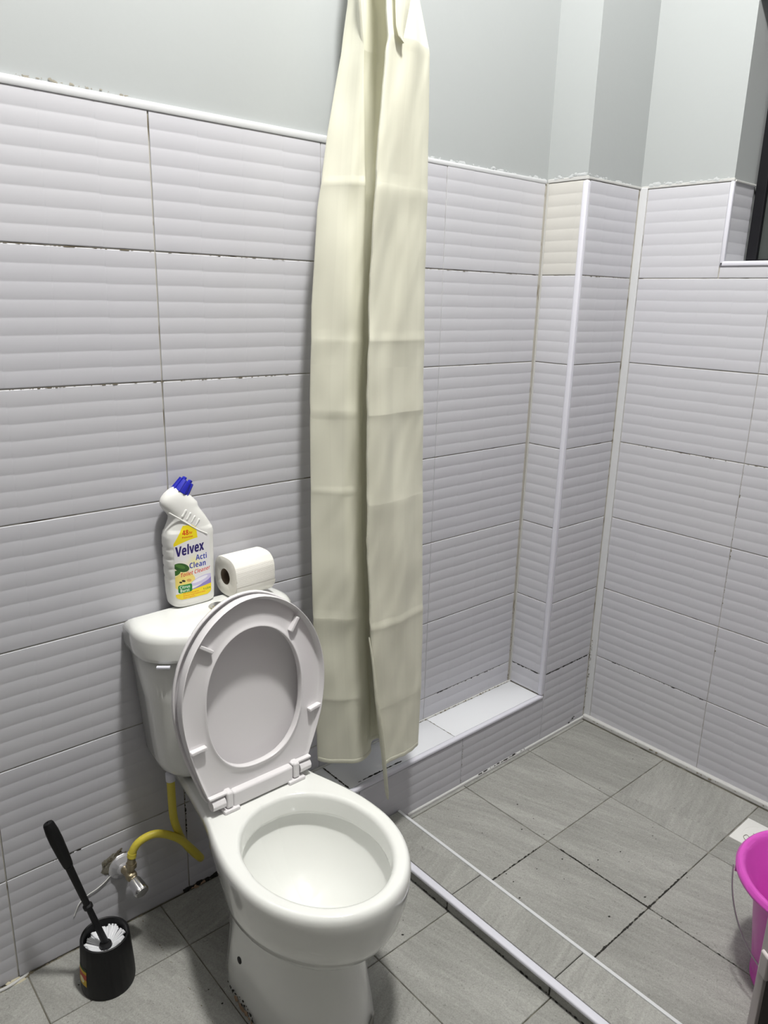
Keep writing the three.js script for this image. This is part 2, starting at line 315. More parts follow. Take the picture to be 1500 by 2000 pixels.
{ // white plastic corner trims
  const t1 = struct('trim_1'); mesh('bead', toCreasedNormals(rbox(1.189, 1.2055, 0.178, TOP - 0.002, 0.1225, 0.1405, 0.006, 3), 0.4), M.trim, t1);
  const t2 = struct('trim_2'); mesh('bead', toCreasedNormals(rbox(0.25, 1.203, 0.1645, 0.1775, 0.1245, 0.1405, 0.005, 3), 0.4), M.trim, t2);
  const t3 = struct('trim_3'); mesh('bead', toCreasedNormals(merge([rbox(1.4575, 1.470, 1.531, TOP, 0.406, 0.4175, 0.004, 2), rbox(1.4575, 1.470, 1.531, 1.5445, 0.406, 1.3, 0.004, 2)]), 0.4), M.trim, t3);
}
{ // ceiling and the two walls behind the photographer (plain, painted)
  const c = struct('ceiling'); mesh('slab', box(ROOM.x0 - 0.2, ROOM.x1 + 0.2, ROOM.h, ROOM.h + 0.2, -0.2, ROOM.z1 + 0.2), M.ceiling, c);
  const b = struct('wall_behind');
  // doorway from x = -0.10 to 0.64
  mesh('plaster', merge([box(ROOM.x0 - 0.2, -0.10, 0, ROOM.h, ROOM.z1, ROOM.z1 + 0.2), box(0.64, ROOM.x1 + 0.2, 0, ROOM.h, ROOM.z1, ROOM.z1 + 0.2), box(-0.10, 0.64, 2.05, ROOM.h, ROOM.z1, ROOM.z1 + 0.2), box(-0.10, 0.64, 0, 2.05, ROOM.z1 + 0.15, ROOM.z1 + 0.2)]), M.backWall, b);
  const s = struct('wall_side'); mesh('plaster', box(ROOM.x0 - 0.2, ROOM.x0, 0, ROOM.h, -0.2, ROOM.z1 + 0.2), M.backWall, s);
}

// ------------------------------------------------------------------ floor
function stoneTile(w, d, ang, ou, ov) {                        // bevelled slab, top at y = 0, print turned by ang
  const b = 0.0012, pos = [], uv = [], q = (a, bb, c, dd) => { for (const p of [a, bb, c, a, c, dd]) { pos.push(...p); const ca = Math.cos(ang), sa = Math.sin(ang), U = p[0] + ou, V = p[2] + ov; uv.push((U * ca + V * sa) / 0.61, (-U * sa + V * ca) / 0.61); } };
  const B = [[0, 0], [w, 0], [w, d], [0, d]], I = [[b, b], [w - b, b], [w - b, d - b], [b, d - b]];
  q(...[3, 2, 1, 0].map((k) => [I[k][0], 0, I[k][1]]));
  for (let k = 0; k < 4; k++) { const n = (k + 1) % 4; q([I[k][0], 0, I[k][1]], [I[n][0], 0, I[n][1]], [B[n][0], -b, B[n][1]], [B[k][0], -b, B[k][1]]); q([B[k][0], -b, B[k][1]], [B[n][0], -b, B[n][1]], [B[n][0], -0.008, B[n][1]], [B[k][0], -0.008, B[k][1]]); }
  const g = new THREE.BufferGeometry(); g.setAttribute('position', new THREE.Float32BufferAttribute(pos, 3)); g.setAttribute('uv', new THREE.Float32BufferAttribute(uv, 2)); g.computeVertexNormals(); return g;
}
{
  const f = struct('floor');
  mesh('grout', box(ROOM.x0 - 0.2, ROOM.x1 + 0.2, -0.12, -0.0022, -0.2, ROOM.z1 + 0.2), M.floorGrout, f);
  const P = 0.305, xs = [], zs = [];
  for (let k = -5; k <= 2; k++) xs.push(0.833 + (k) * P); xs.push(ROOM.x1);
  const ZS = [0.002, 0.152, 0.457, 0.762, 1.067, 1.372, 1.64];
  for (let i = 0; i < xs.length - 1; i++) for (let j = 0; j < ZS.length - 1; j++) {
    let x0 = xs[i], x1 = xs[i + 1]; const z0 = ZS[j], z1 = ZS[j + 1];
    if (x1 - x0 < 0.02) continue;
    const steep = (i * 3 + j * 5 + (i * j) % 2) % 2 === 1 || (i === 4 && j === 2);
    const ang = (steep ? Math.PI / 2 : 0) - 0.30 + rr(-0.06, 0.06);
    const gx = 0.0011, gz = 0.0011;
    // under the kerb the floor is not seen but goes on
    const m = mesh('tile', stoneTile(x1 - x0 - 2 * gx, z1 - z0 - 2 * gz, ang, rr(0, 3), rr(0, 3)), M.stone[Math.floor(rnd() * 3)], f);
    m.position.set(x0 + gx, rr(-0.0003, 0.0003), z0 + gz);
  }
  // wide mouldy joints in the shower
  flecks(f, 'mould', M.mould, [0.833, 0, 0.50], [0.833, 0, 0.765], [0, 1, 0], 170, 0.0026, 0.0007, 3);
  flecks(f, 'mould', M.mould, [0.833, 0, 0.762], [1.02, 0, 0.762], [0, 1, 0], 110, 0.0026, 0.001, 3);
  flecks(f, 'mould', M.mould, [0.58, 0, 0.762], [0.833, 0, 0.762], [0, 1, 0], 150, 0.0026, 0.001, 2.5);
  flecks(f, 'mould', M.mould, [0.60, 0, 0.457], [0.80, 0, 0.457], [0, 1, 0], 60, 0.0022, 0.0007, 3);
  flecks(f, 'mould', M.mould, [0.833, 0, 0.765], [0.833, 0, 0.98], [0, 1, 0], 70, 0.0016, 0.0006, 3);
  flecks(f, 'dirt', M.mould, [-0.4, 0, 0.25], [0.4, 0, 0.35], [0, 1, 0], 26, 0.003, 0.22, 1.6);
  flecks(f, 'dirt', M.mould, [0.6, 0, 0.5], [1.3, 0, 0.7], [0, 1, 0], 40, 0.0024, 0.35, 1.6);
  flecks(f, 'dirt', M.stain, [-0.135, 0, 0.02], [-0.135, 0, 0.40], [0, 1, 0], 40, 0.0011, 0.0005, 3);
  flecks(f, 'dirt', M.stain, [-0.45, 0.0, 0.003], [-0.13, 0.0, 0.003], [0, 1, 0.4], 60, 0.0022, 0.001, 3);
  mesh('floor_grout', tube([[-0.50, 0.002, 0.012], [-0.46, 0.003, 0.010], [-0.43, 0.003, 0.012], [-0.40, 0.001, 0.006], [-0.38, -0.001, 0.001]], 0.0036, 20, 6), M.caulk, f);
  flecks(f, 'chipped_grout', M.creamGrout, [-0.50, 0.001, 0.010], [-0.39, 0.001, 0.007], [0, 1, 0.3], 46, 0.007, 0.005, 2.2);
  flecks(f, 'dirt', M.stain, [-0.40, 0.001, 0.006], [-0.37, 0.001, 0.004], [0, 1, 0.5], 14, 0.005, 0.005, 1.6);
}
{ // shower kerb
  const k = struct('shower_kerb'), X0 = 0.444, X1 = 0.568, H = 0.037, Z0 = 0.139, Z1 = ROOM.z1;
  mesh('core', box(X0 + 0.006, X1 - 0.006, 0.0005, H - 0.006, Z0, Z1), M.floorGrout, k);
  const ZS = [Z0, 0.452, 0.757, 1.062, 1.367, Z1];
  for (let j = 0; j < ZS.length - 1; j++) {
    const z0 = ZS[j], z1 = ZS[j + 1];
    const t = mesh('top_tile', stoneTile(X1 - X0 - 0.022, z1 - z0 - 0.002, -0.28, rr(0, 3), rr(0, 3)), M.stone[j % 3], k); t.position.set(X0 + 0.016, H, z0 + 0.001);
    for (const s of [0, 1]) { // riser tiles: slabs stood on edge
      const r = mesh('riser_tile', stoneTile(H - 0.006, z1 - z0 - 0.002, 1.2, rr(0, 3), rr(0, 3)), M.stone[j % 3], k);
      if (s) { r.rotation.z = -Math.PI / 2; r.position.set(X1 - 0.001, H - 0.005, z0 + 0.001); } else { r.rotation.z = Math.PI / 2; r.position.set(X0, 0.001, z0 + 0.001); }
    }
    if (j) flecks(k, 'mould', M.mould, [X0 - 0.0005, 0.004, z0], [X0 - 0.0005, 0.028, z0], [-1, 0, 0], 10, 0.0022, 0.001, 2);
  }
  flecks(k, 'mould', M.mould, [X0 - 0.001, 0.003, 0.2], [X0 - 0.001, 0.003, 1.2], [-1, 1, 0], 110, 0.002, 0.0015, 4);
  const t4 = struct('trim_4'); mesh('bead', toCreasedNormals(rbox(X0 - 0.007, X0 + 0.0135, H - 0.008, H + 0.003, Z0, Z1, 0.0045, 3), 0.4), M.trim, t4);
  const t5 = struct('trim_5'); mesh('bead', rbox(X1 - 0.0065, X1 + 0.002, H - 0.006, H + 0.002, Z0, Z1, 0.0015, 1), M.capping, t5);
}

// ------------------------------------------------------------------ window and door
{
  const w = struct('window_1'), X = 1.585, Y0 = 1.543, Y1 = 2.185, Z0 = 0.418, Z1 = 1.248;
  const bars = [[Y0, Y1, Z0, Z0 + 0.030], [Y0, Y1, Z1 - 0.03, Z1], [Y0, Y1, 0.82, 0.85]];
  for (const [a, b, c, d] of bars) mesh('frame_bar', rbox(X, X + 0.032, a, b, c, d, 0.003, 1), M.steel, w);
  for (const [a, b] of [[Y0, Y0 + 0.012], [1.84, 1.875], [Y1 - 0.03, Y1]]) mesh('frame_bar', rbox(X + 0.002, X + 0.030, a, b, Z0, Z1, 0.003, 1), M.steel, w);
  for (const [c, d] of [[Z0 + 0.03, 0.82], [0.85, Z1 - 0.03]]) {
    mesh('pane', rbox(X + 0.012, X + 0.017, Y0 + 0.012, 1.84, c, d, 0.001, 1), M.frost, w);
    mesh('pane', rbox(X + 0.012, X + 0.017, 1.875, Y1 - 0.03, c, d, 0.001, 1), M.glass, w);
  }
  const d = struct('door_1');                                    // leaf standing ajar just beside the camera, hinged in the wall behind
  const E = [0.037, 1.257], Hn = [0.625, 1.635], L = Math.hypot(Hn[0] - E[0], Hn[1] - E[1]), yaw = -Math.atan2(Hn[1] - E[1], Hn[0] - E[0]);
  d.position.set(E[0], 0.008, E[1]); d.rotation.y = yaw;
  mesh('leaf', rbox(0.004, L, 0, 2.02, 0, 0.010, 0.002, 1), M.door, d);
  mesh('edge_strip', rbox(-0.001, 0.0035, 0, 2.02, -0.0005, 0.0105, 0.001, 1), M.doorEdge, d);
  mesh('latch', rbox(-0.004, 0.004, 0.752, 0.782, 0.002, 0.016, 0.003, 2), M.doorEdge, d);
}

// ------------------------------------------------------------------ ceiling lamp (out of frame; its shadows and highlights are in the photograph)
{
  const t = thing('ceiling_lamp', 'round white bulb in a holder on the ceiling above the room', 'lamp', [LAMP.x, ROOM.h, LAMP.z]);
  mesh('holder', lathe([[0.0001, 0], [0.045, 0], [0.045, -0.015], [0.022, -0.03], [0.02, -0.115], [0.0001, -0.115]], 24), M.bottle, t);
  const g = new THREE.SphereGeometry(LAMP.r, 24, 16); g.translate(0, LAMP.y - ROOM.h, 0);
  const b = mesh('bulb', g, new THREE.MeshStandardMaterial({ color: 0xffffff, emissive: 0xffffff, emissiveIntensity: 12, roughness: 0.5 }), t); b.castShadow = false;
  const l = new THREE.PointLight(col(1, 0.985, 0.95), LAMP.cd, 0, 2); l.position.set(LAMP.x, LAMP.y, LAMP.z);
  l.castShadow = true; l.shadow.radius = 5; l.shadow.mapSize.set(2048, 2048); l.shadow.bias = -0.0005; scene.add(l);
}

// ------------------------------------------------------------------ toilet
const toilet = thing('toilet', 'white two-piece toilet with the seat and lid raised against its cistern', 'toilet', [XT, 0, 0]);
{
  // half outline from the front tip round one side to the middle of the back, always 44 points, then mirrored
  function outline(a, zc, zf, side, y, nf = 2) {
    const h = [], F = 20, S = 16, B = 8;
    for (let i = 0; i <= F; i++) { const t = i / F * Math.PI / 2; h.push([a * Math.pow(Math.sin(t), 2 / nf), zc + (zf - zc) * Math.pow(Math.cos(t), 2 / nf)]); }
    const c = new THREE.CatmullRomCurve3([[a, zc], ...side].map(([x, z]) => new THREE.Vector3(x, 0, z)), false, 'centripetal');
    for (let i = 1; i <= S; i++) { const p = c.getPointAt(i / S); h.push([p.x, p.z]); }
    const [xe, ze] = side[side.length - 1];
    for (let i = 1; i <= B; i++) { const t = i / B; h.push([xe * (1 - t), ze]); }
    const row = h.map(([x, z]) => [x, y, z]);
    for (let i = h.length - 2; i > 0; i--) row.push([-h[i][0], y, h[i][1]]);
    return row;
  }
  const ell = (a, zc, zb) => [20, 38, 54, 68, 80].map((d) => { const t = d * Math.PI / 180; return [a * Math.cos(t), zc - (zc - zb) * Math.sin(t)]; });
  const rimSide = (s = 1, dx = 0) => [[0.170, 0.40], [0.156, 0.33], [0.133, 0.25], [0.118, 0.17], [0.109, 0.10], [0.100, 0.03]].map(([x, z]) => [x * s + dx, z]);
  const O = [];
  const H30 = [[0, 0.117], [0.06, 0.117], [0.10, 0.111], [0.174, 0.099], [0.215, 0.106], [0.243, 0.117], [0.311, 0.137], [0.36, 0.147], [0.38, 0.150]], H25 = [[0, 0.096], [0.04, 0.086], [0.12, 0.070], [0.192, 0.083], [0.263, 0.106], [0.325, 0.118], [0.38, 0.132]];
  const ZB = [[0, 0.195], [0.12, 0.18], [0.18, 0.15], [0.25, 0.11], [0.31, 0.075], [0.36, 0.045], [0.38, 0.03]], HB = [[0, 0.058], [0.10, 0.044], [0.18, 0.046], [0.25, 0.056], [0.31, 0.068], [0.36, 0.088], [0.38, 0.100]];
  const lvl = (y, a, zc, zf, nf) => { const h = (t) => lerpTable(t, y)[0], zb = h(ZB); return outline(a, zc, zf, [[Math.max(a * 0.985, h(H30) + 0.002), zc - 0.04], [h(H30), 0.30], [h(H25), 0.25], [(h(H25) + h(HB)) * 0.51, (0.25 + zb) / 2], [h(HB), zb]], y, nf); };
  for (const [y, a, zf] of [[0, 0.124, 0.590], [0.012, 0.123, 0.588], [0.05, 0.119, 0.578], [0.10, 0.113, 0.568], [0.15, 0.107, 0.560], [0.19, 0.104, 0.558], [0.212, 0.105, 0.560], [0.221, 0.107, 0.564]]) O.push(lvl(y, a, 0.39, zf, 2.15));
  for (const [y, a, zf, k] of [[0.2245, 0.113, 0.574, 0.05], [0.232, 0.128, 0.596, 0.2], [0.245, 0.143, 0.616, 0.4], [0.265, 0.155, 0.632, 0.58], [0.29, 0.163, 0.644, 0.74], [0.325, 0.169, 0.653, 0.88], [0.36, 0.172, 0.657, 0.97]]) O.push(lvl(y, a, 0.40 + 0.05 * k, zf));
  O.push(outline(0.172, 0.45, 0.657, rimSide(), 0.378)); O.push(outline(0.1705, 0.45, 0.655, rimSide(0.99), 0.387)); O.push(outline(0.166, 0.45, 0.650, rimSide(0.965), 0.3935)); O.push(outline(0.160, 0.45, 0.6435, rimSide(0.935), 0.3955));
  // inner side: rim edge, overhanging lip, bowl
  O.push(outline(0.1465, 0.45, 0.633, ell(0.1465, 0.45, 0.279), 0.3955)); O.push(outline(0.1395, 0.45, 0.626, ell(0.1395, 0.45, 0.286), 0.3925)); O.push(outline(0.1355, 0.45, 0.622, ell(0.1355, 0.45, 0.290), 0.385));
  O.push(outline(0.134, 0.45, 0.6205, ell(0.134, 0.45, 0.2915), 0.355)); O.push(outline(0.1345, 0.45, 0.621, ell(0.1345, 0.45, 0.291), 0.3485)); O.push(outline(0.139, 0.45, 0.626, ell(0.139, 0.45, 0.286), 0.3455)); O.push(outline(0.146, 0.45, 0.633, ell(0.146, 0.45, 0.279), 0.344));
  O.push(outline(0.147, 0.45, 0.634, ell(0.147, 0.45, 0.278), 0.335));
  for (const [y, k] of [[0.315, 0.965], [0.290, 0.90], [0.262, 0.80], [0.238, 0.67], [0.220, 0.52], [0.208, 0.36], [0.200, 0.20], [0.196, 0.06]]) { const zc = 0.45; O.push(outline(0.146 * k, zc, zc + 0.182 * k, ell(0.146 * k, zc, zc - 0.172 * k), y)); }
  O.push(O[0].map(() => [0, 0.1955, 0.45]));
  const bowl = mesh('bowl', grid(O, true), M.china, toilet);
  { // make sure the normals face outwards
    const g = bowl.geometry, n = g.attributes.normal; if (n.getX(44 * 0 + 20) < 0) flip(g);
  }
  const hole = new THREE.CylinderGeometry(0.0075, 0.0075, 0.006, 20); hole.rotateZ(Math.PI / 2 - 0.10); hole.translate(-0.1115, 0.096, 0.342);
  mesh('bolt_hole', hole, M.black, bowl);
  flecks(toilet, 'chipped_grout', M.rust, [-0.125, 0.004, 0.33], [-0.128, 0.004, 0.42], [-1, 0.5, 0], 26, 0.005, 0.003, 2);
  flecks(toilet, 'dirt', M.mould, [-0.122, 0.014, 0.30], [-0.126, 0.012, 0.42], [-1, 0.4, 0], 22, 0.003, 0.006, 2);
  flecks(toilet, 'dirt', M.stain, [0.118, 0.003, 0.42], [0.086, 0.003, 0.53], [1, 0.6, 0.6], 46, 0.005, 0.004, 2);
  // small printed paper label low on the front
  const cv = document.createElement('canvas'); cv.width = 128; cv.height = 96; const c = cv.getContext('2d');
  c.fillStyle = '#b9b6ae'; c.fillRect(0, 0, 128, 96); c.fillStyle = '#16130f'; c.fillRect(6, 40, 116, 8); c.fillRect(30, 58, 92, 34); c.fillStyle = '#b9b6ae'; for (let i = 0; i < 7; i++) c.fillRect(36 + i * 12, 62, 5, 26); c.fillStyle = '#16130f'; for (let i = 0; i < 6; i++) c.fillRect(20 + i * 16, 14, 9, 16);
  const tx = new THREE.CanvasTexture(cv); tx.colorSpace = THREE.SRGBColorSpace;
  const lab = new THREE.PlaneGeometry(0.024, 0.030, 6, 1), lp = lab.attributes.position;
  for (let i = 0; i < lp.count; i++) { const x = 0.054 + lp.getX(i), y = 0.008 + lp.getY(i) + 0.008; const a = 0.1238, zf = 0.5895; const z = 0.39 + (zf - 0.39) * Math.pow(1 - Math.pow(x / a, 2.15), 1 / 2.15); lp.setXYZ(i, x, y, z + 0.0008); }
  lab.computeVertexNormals(); mesh('paper_label', lab, std({ map: tx, roughness: 0.8 }), bowl);

  // cistern
  function dShape(a, zf, y, n = 2.5, zb = 0.010, zc = 0.07) {
    const row = [];
    for (let i = 0; i <= 32; i++) { const t = i / 32 * Math.PI, cs = Math.cos(t), sn = Math.sin(t); row.push([a * Math.sign(cs) * Math.pow(Math.abs(cs), 2 / n), y, zc + (zf - zc) * Math.pow(sn, 2 / n)]); }
    for (let i = 0; i <= 6; i++) { const t = i / 6; row.push([-a + 0.006 + (2 * a - 0.012) * t, y, zb]); }
    return row;
  }
  const T = [[0.397, 0.070, 0.108], [0.3975, 0.090, 0.120], [0.401, 0.112, 0.134], [0.410, 0.129, 0.144], [0.424, 0.142, 0.151], [0.445, 0.150, 0.155], [0.50, 0.155, 0.159], [0.60, 0.163, 0.165], [0.704, 0.171, 0.171]].map(([y, a, zf]) => dShape(a, zf, y));
  T.unshift(T[0].map(() => [0, 0.3968, 0.05])); T.push(T[T.length - 1].map(() => [0, 0.705, 0.09]));
  const tank = mesh('cistern_tank', grid(T, true), M.china, toilet);
  const Ls = [[0.7055, 0.172, 0.172], [0.7035, 0.178, 0.178], [0.7045, 0.182, 0.181], [0.712, 0.183, 0.182], [0.744, 0.183, 0.182], [0.7545, 0.1805, 0.180], [0.761, 0.174, 0.175], [0.7650, 0.164, 0.168], [0.7678, 0.146, 0.158], [0.7715, 0.105, 0.140], [0.7740, 0.06, 0.115]].map(([y, a, zf], i) => dShape(a, zf, y, 2.5, i < 5 ? 0.006 : 0.006 + (i - 4) * 0.006));
  Ls.unshift(Ls[0].map(() => [0, 0.706, 0.09])); Ls.push(Ls[Ls.length - 1].map(() => [0, 0.7752, 0.085]));
  const lid = mesh('cistern_lid', grid(Ls, true), M.china, toilet);
  for (const m of [tank, lid]) { const n = m.geometry.attributes.normal; if (n.getZ(39 * 5 + 16) < 0) flip(m.geometry); }
  const btn = lathe([[0.0001, 0.0035], [0.012, 0.004], [0.0135, 0.003], [0.0135, 0.0015], [0.0205, 0.002], [0.022, 0.0005], [0.022, -0.006], [0.0001, -0.006]], 36); btn.translate(0.0, 0.7755, 0.098);
  mesh('flush_button', toCreasedNormals(btn, 0.6), M.chrome, lid);
  { const g = new RoundedBoxGeometry(0.027, 0.0045, 0.008, 2, 0.001); g.rotateY(-0.66); g.translate(-0.156, 0.7005, 0.150); mesh('clip', g, M.trim, tank); }

  mesh('inlet_nut', cylBetween([-0.130, 0.3975, 0.094], [-0.130, 0.416, 0.094], 0.0105, 0.0105, 18), M.trim, tank);

  // seat and seat cover, raised; local frame: u across, v up the seat, d towards the room
  const tilt = Math.atan2(0.029, 0.44), org = new THREE.Vector3(0, 0.41, 0.252);
  const place = (u, v, d) => [u, org.y + v * Math.cos(tilt) + d * Math.sin(tilt), org.z - v * Math.sin(tilt) + d * Math.cos(tilt)];
  const half = [[0, -0.001], [0.06, -0.001], [0.108, 0.001], [0.121, 0.018], [0.131, 0.045], [0.144, 0.085], [0.157, 0.132], [0.167, 0.185], [0.1695, 0.230], [0.165, 0.272], [0.151, 0.318], [0.131, 0.354], [0.107, 0.383], [0.083, 0.403], [0.055, 0.419], [0.027, 0.4285], [0, 0.431]];
  const loopPts = [...half, ...half.slice(1, -1).reverse().map(([x, y]) => [-x, y])].map(([x, y]) => new THREE.Vector3(x, y, 0));
  const dense = new THREE.CatmullRomCurve3(loopPts, true, 'centripetal').getPoints(900);
  const VC = 0.213, NA = 96;
  const ang = dense.map((p) => [Math.atan2(p.y - VC, p.x), Math.hypot(p.x, p.y - VC)]).sort((a, b) => a[0] - b[0]);
  const outerR = (a) => { a = Math.atan2(Math.sin(a), Math.cos(a)); let lo = 0, hi = ang.length - 1; if (a <= ang[0][0] || a >= ang[hi][0]) return ang[0][1]; while (hi - lo > 1) { const m = (lo + hi) >> 1; if (ang[m][0] < a) lo = m; else hi = m; } const t = (a - ang[lo][0]) / (ang[hi][0] - ang[lo][0] || 1); return ang[lo][1] * (1 - t) + ang[hi][1] * t; };
  const innerR = (a) => { const n = Math.sin(a) < 0 ? 2.35 : 2.08, A = 0.1125, B = 0.150; return Math.pow(Math.pow(Math.abs(Math.cos(a)) / A, n) + Math.pow(Math.abs(Math.sin(a)) / B, n), -1 / n); };
  // s from outer (0) to inner (1) edge, d height of the underside
  const ring = (prof) => prof.map(([s, d, ds]) => { const row = []; for (let i = 0; i < NA; i++) { const a = i / NA * 2 * Math.PI, ro = outerR(a), ri = innerR(a); const low = Math.max(0, Math.min(1, ((VC + ro * Math.sin(a)) - 0.03) / 0.10)); const R = ro + (ri - ro) * s; row.push(place(R * Math.cos(a), VC + R * Math.sin(a), d + (ds ?? 0) * low)); } return row; });
  const seatProf = [[0.45, -0.016], [0.12, -0.014], [0.02, -0.008], [0.0, 0.0], [0.0, 0.001, 0.010], [0.012, 0.003, 0.0115], [0.035, 0.004, 0.011], [0.05, 0.003, 0.009], [0.085, 0.001, 0.002], [0.16, 0.0], [0.5, 0.0005], [0.80, 0.0015], [0.92, 0.005], [0.965, 0.0065], [0.99, 0.006], [1.0, 0.003], [1.0, -0.006], [0.97, -0.011], [0.85, -0.014]];
  const sg = grid(ring(seatProf), true, true);
  const seat = mesh('seat', sg, M.seat, toilet); { const n = sg.attributes.normal; if (n.getZ(10 * NA + 10) < 0) flip(sg); }
  for (const [u, v, rot] of [[-0.106, 0.349, -0.62], [0.100, 0.346, 0.95], [-0.137, 0.143, 0.06], [0.145, 0.140, 0.18]]) { // rubber stops
    const g = new RoundedBoxGeometry(0.034, 0.0075, 0.013, 2, 0.002); g.rotateZ(rot); g.rotateX(-tilt); g.translate(...place(u, v, 0.0062)); mesh('bumper', g, M.seat, seat);
  }
  const coverProf = [[0.0, -0.037, 0], [0.3, -0.0365], [0.7, -0.034], [0.9, -0.030], [0.965, -0.025], [0.985, -0.019], [1.0, -0.0175], [1.012, -0.0185], [1.015, -0.022], [1.0, -0.029], [0.93, -0.037], [0.7, -0.042], [0.3, -0.044], [0.0, -0.044]];
  const cg = grid(coverProf.map(([s, d]) => { const row = []; for (let i = 0; i < NA; i++) { const a = i / NA * 2 * Math.PI, R = outerR(a) * s; row.push(place(R * Math.cos(a), VC + R * Math.sin(a), d)); } return row; }), true);
  mesh('seat_cover', cg, M.seat, toilet); { const n = cg.attributes.normal; if (n.getZ(2 * NA + 10) < 0) flip(cg); }
  // hinge
  const hinge = mesh('hinge', merge([rbox(-0.072, 0.076, 0.3985, 0.437, 0.246, 0.266, 0.006, 3), rbox(-0.096, -0.060, 0.3955, 0.4035, 0.236, 0.272, 0.002, 2), rbox(0.062, 0.104, 0.3955, 0.4035, 0.236, 0.272, 0.002, 2)]), M.seat, toilet);
  for (const s of [-1, 1]) {
    mesh('hinge_knuckle', rbox(Math.min(s * 0.0745, s * 0.090) + 0.002, Math.max(s * 0.0745, s * 0.090) + 0.002, 0.404, 0.442, 0.246, 0.268, 0.005, 3), M.seat, hinge);
    mesh('hinge_cap', toCreasedNormals(merge([cylBetween([s * 0.092 + 0.002, 0.420, 0.256], [s * 0.121 + 0.002, 0.420, 0.256], 0.0125, 0.0115, 24)]), 0.7), M.seat, hinge);
    mesh('hinge_cap', rbox(Math.min(s * 0.074, s * 0.125), Math.max(s * 0.074, s * 0.125), 0.436, 0.4415, 0.252, 0.2635, 0.002, 2), M.seat, seat);
  }
}

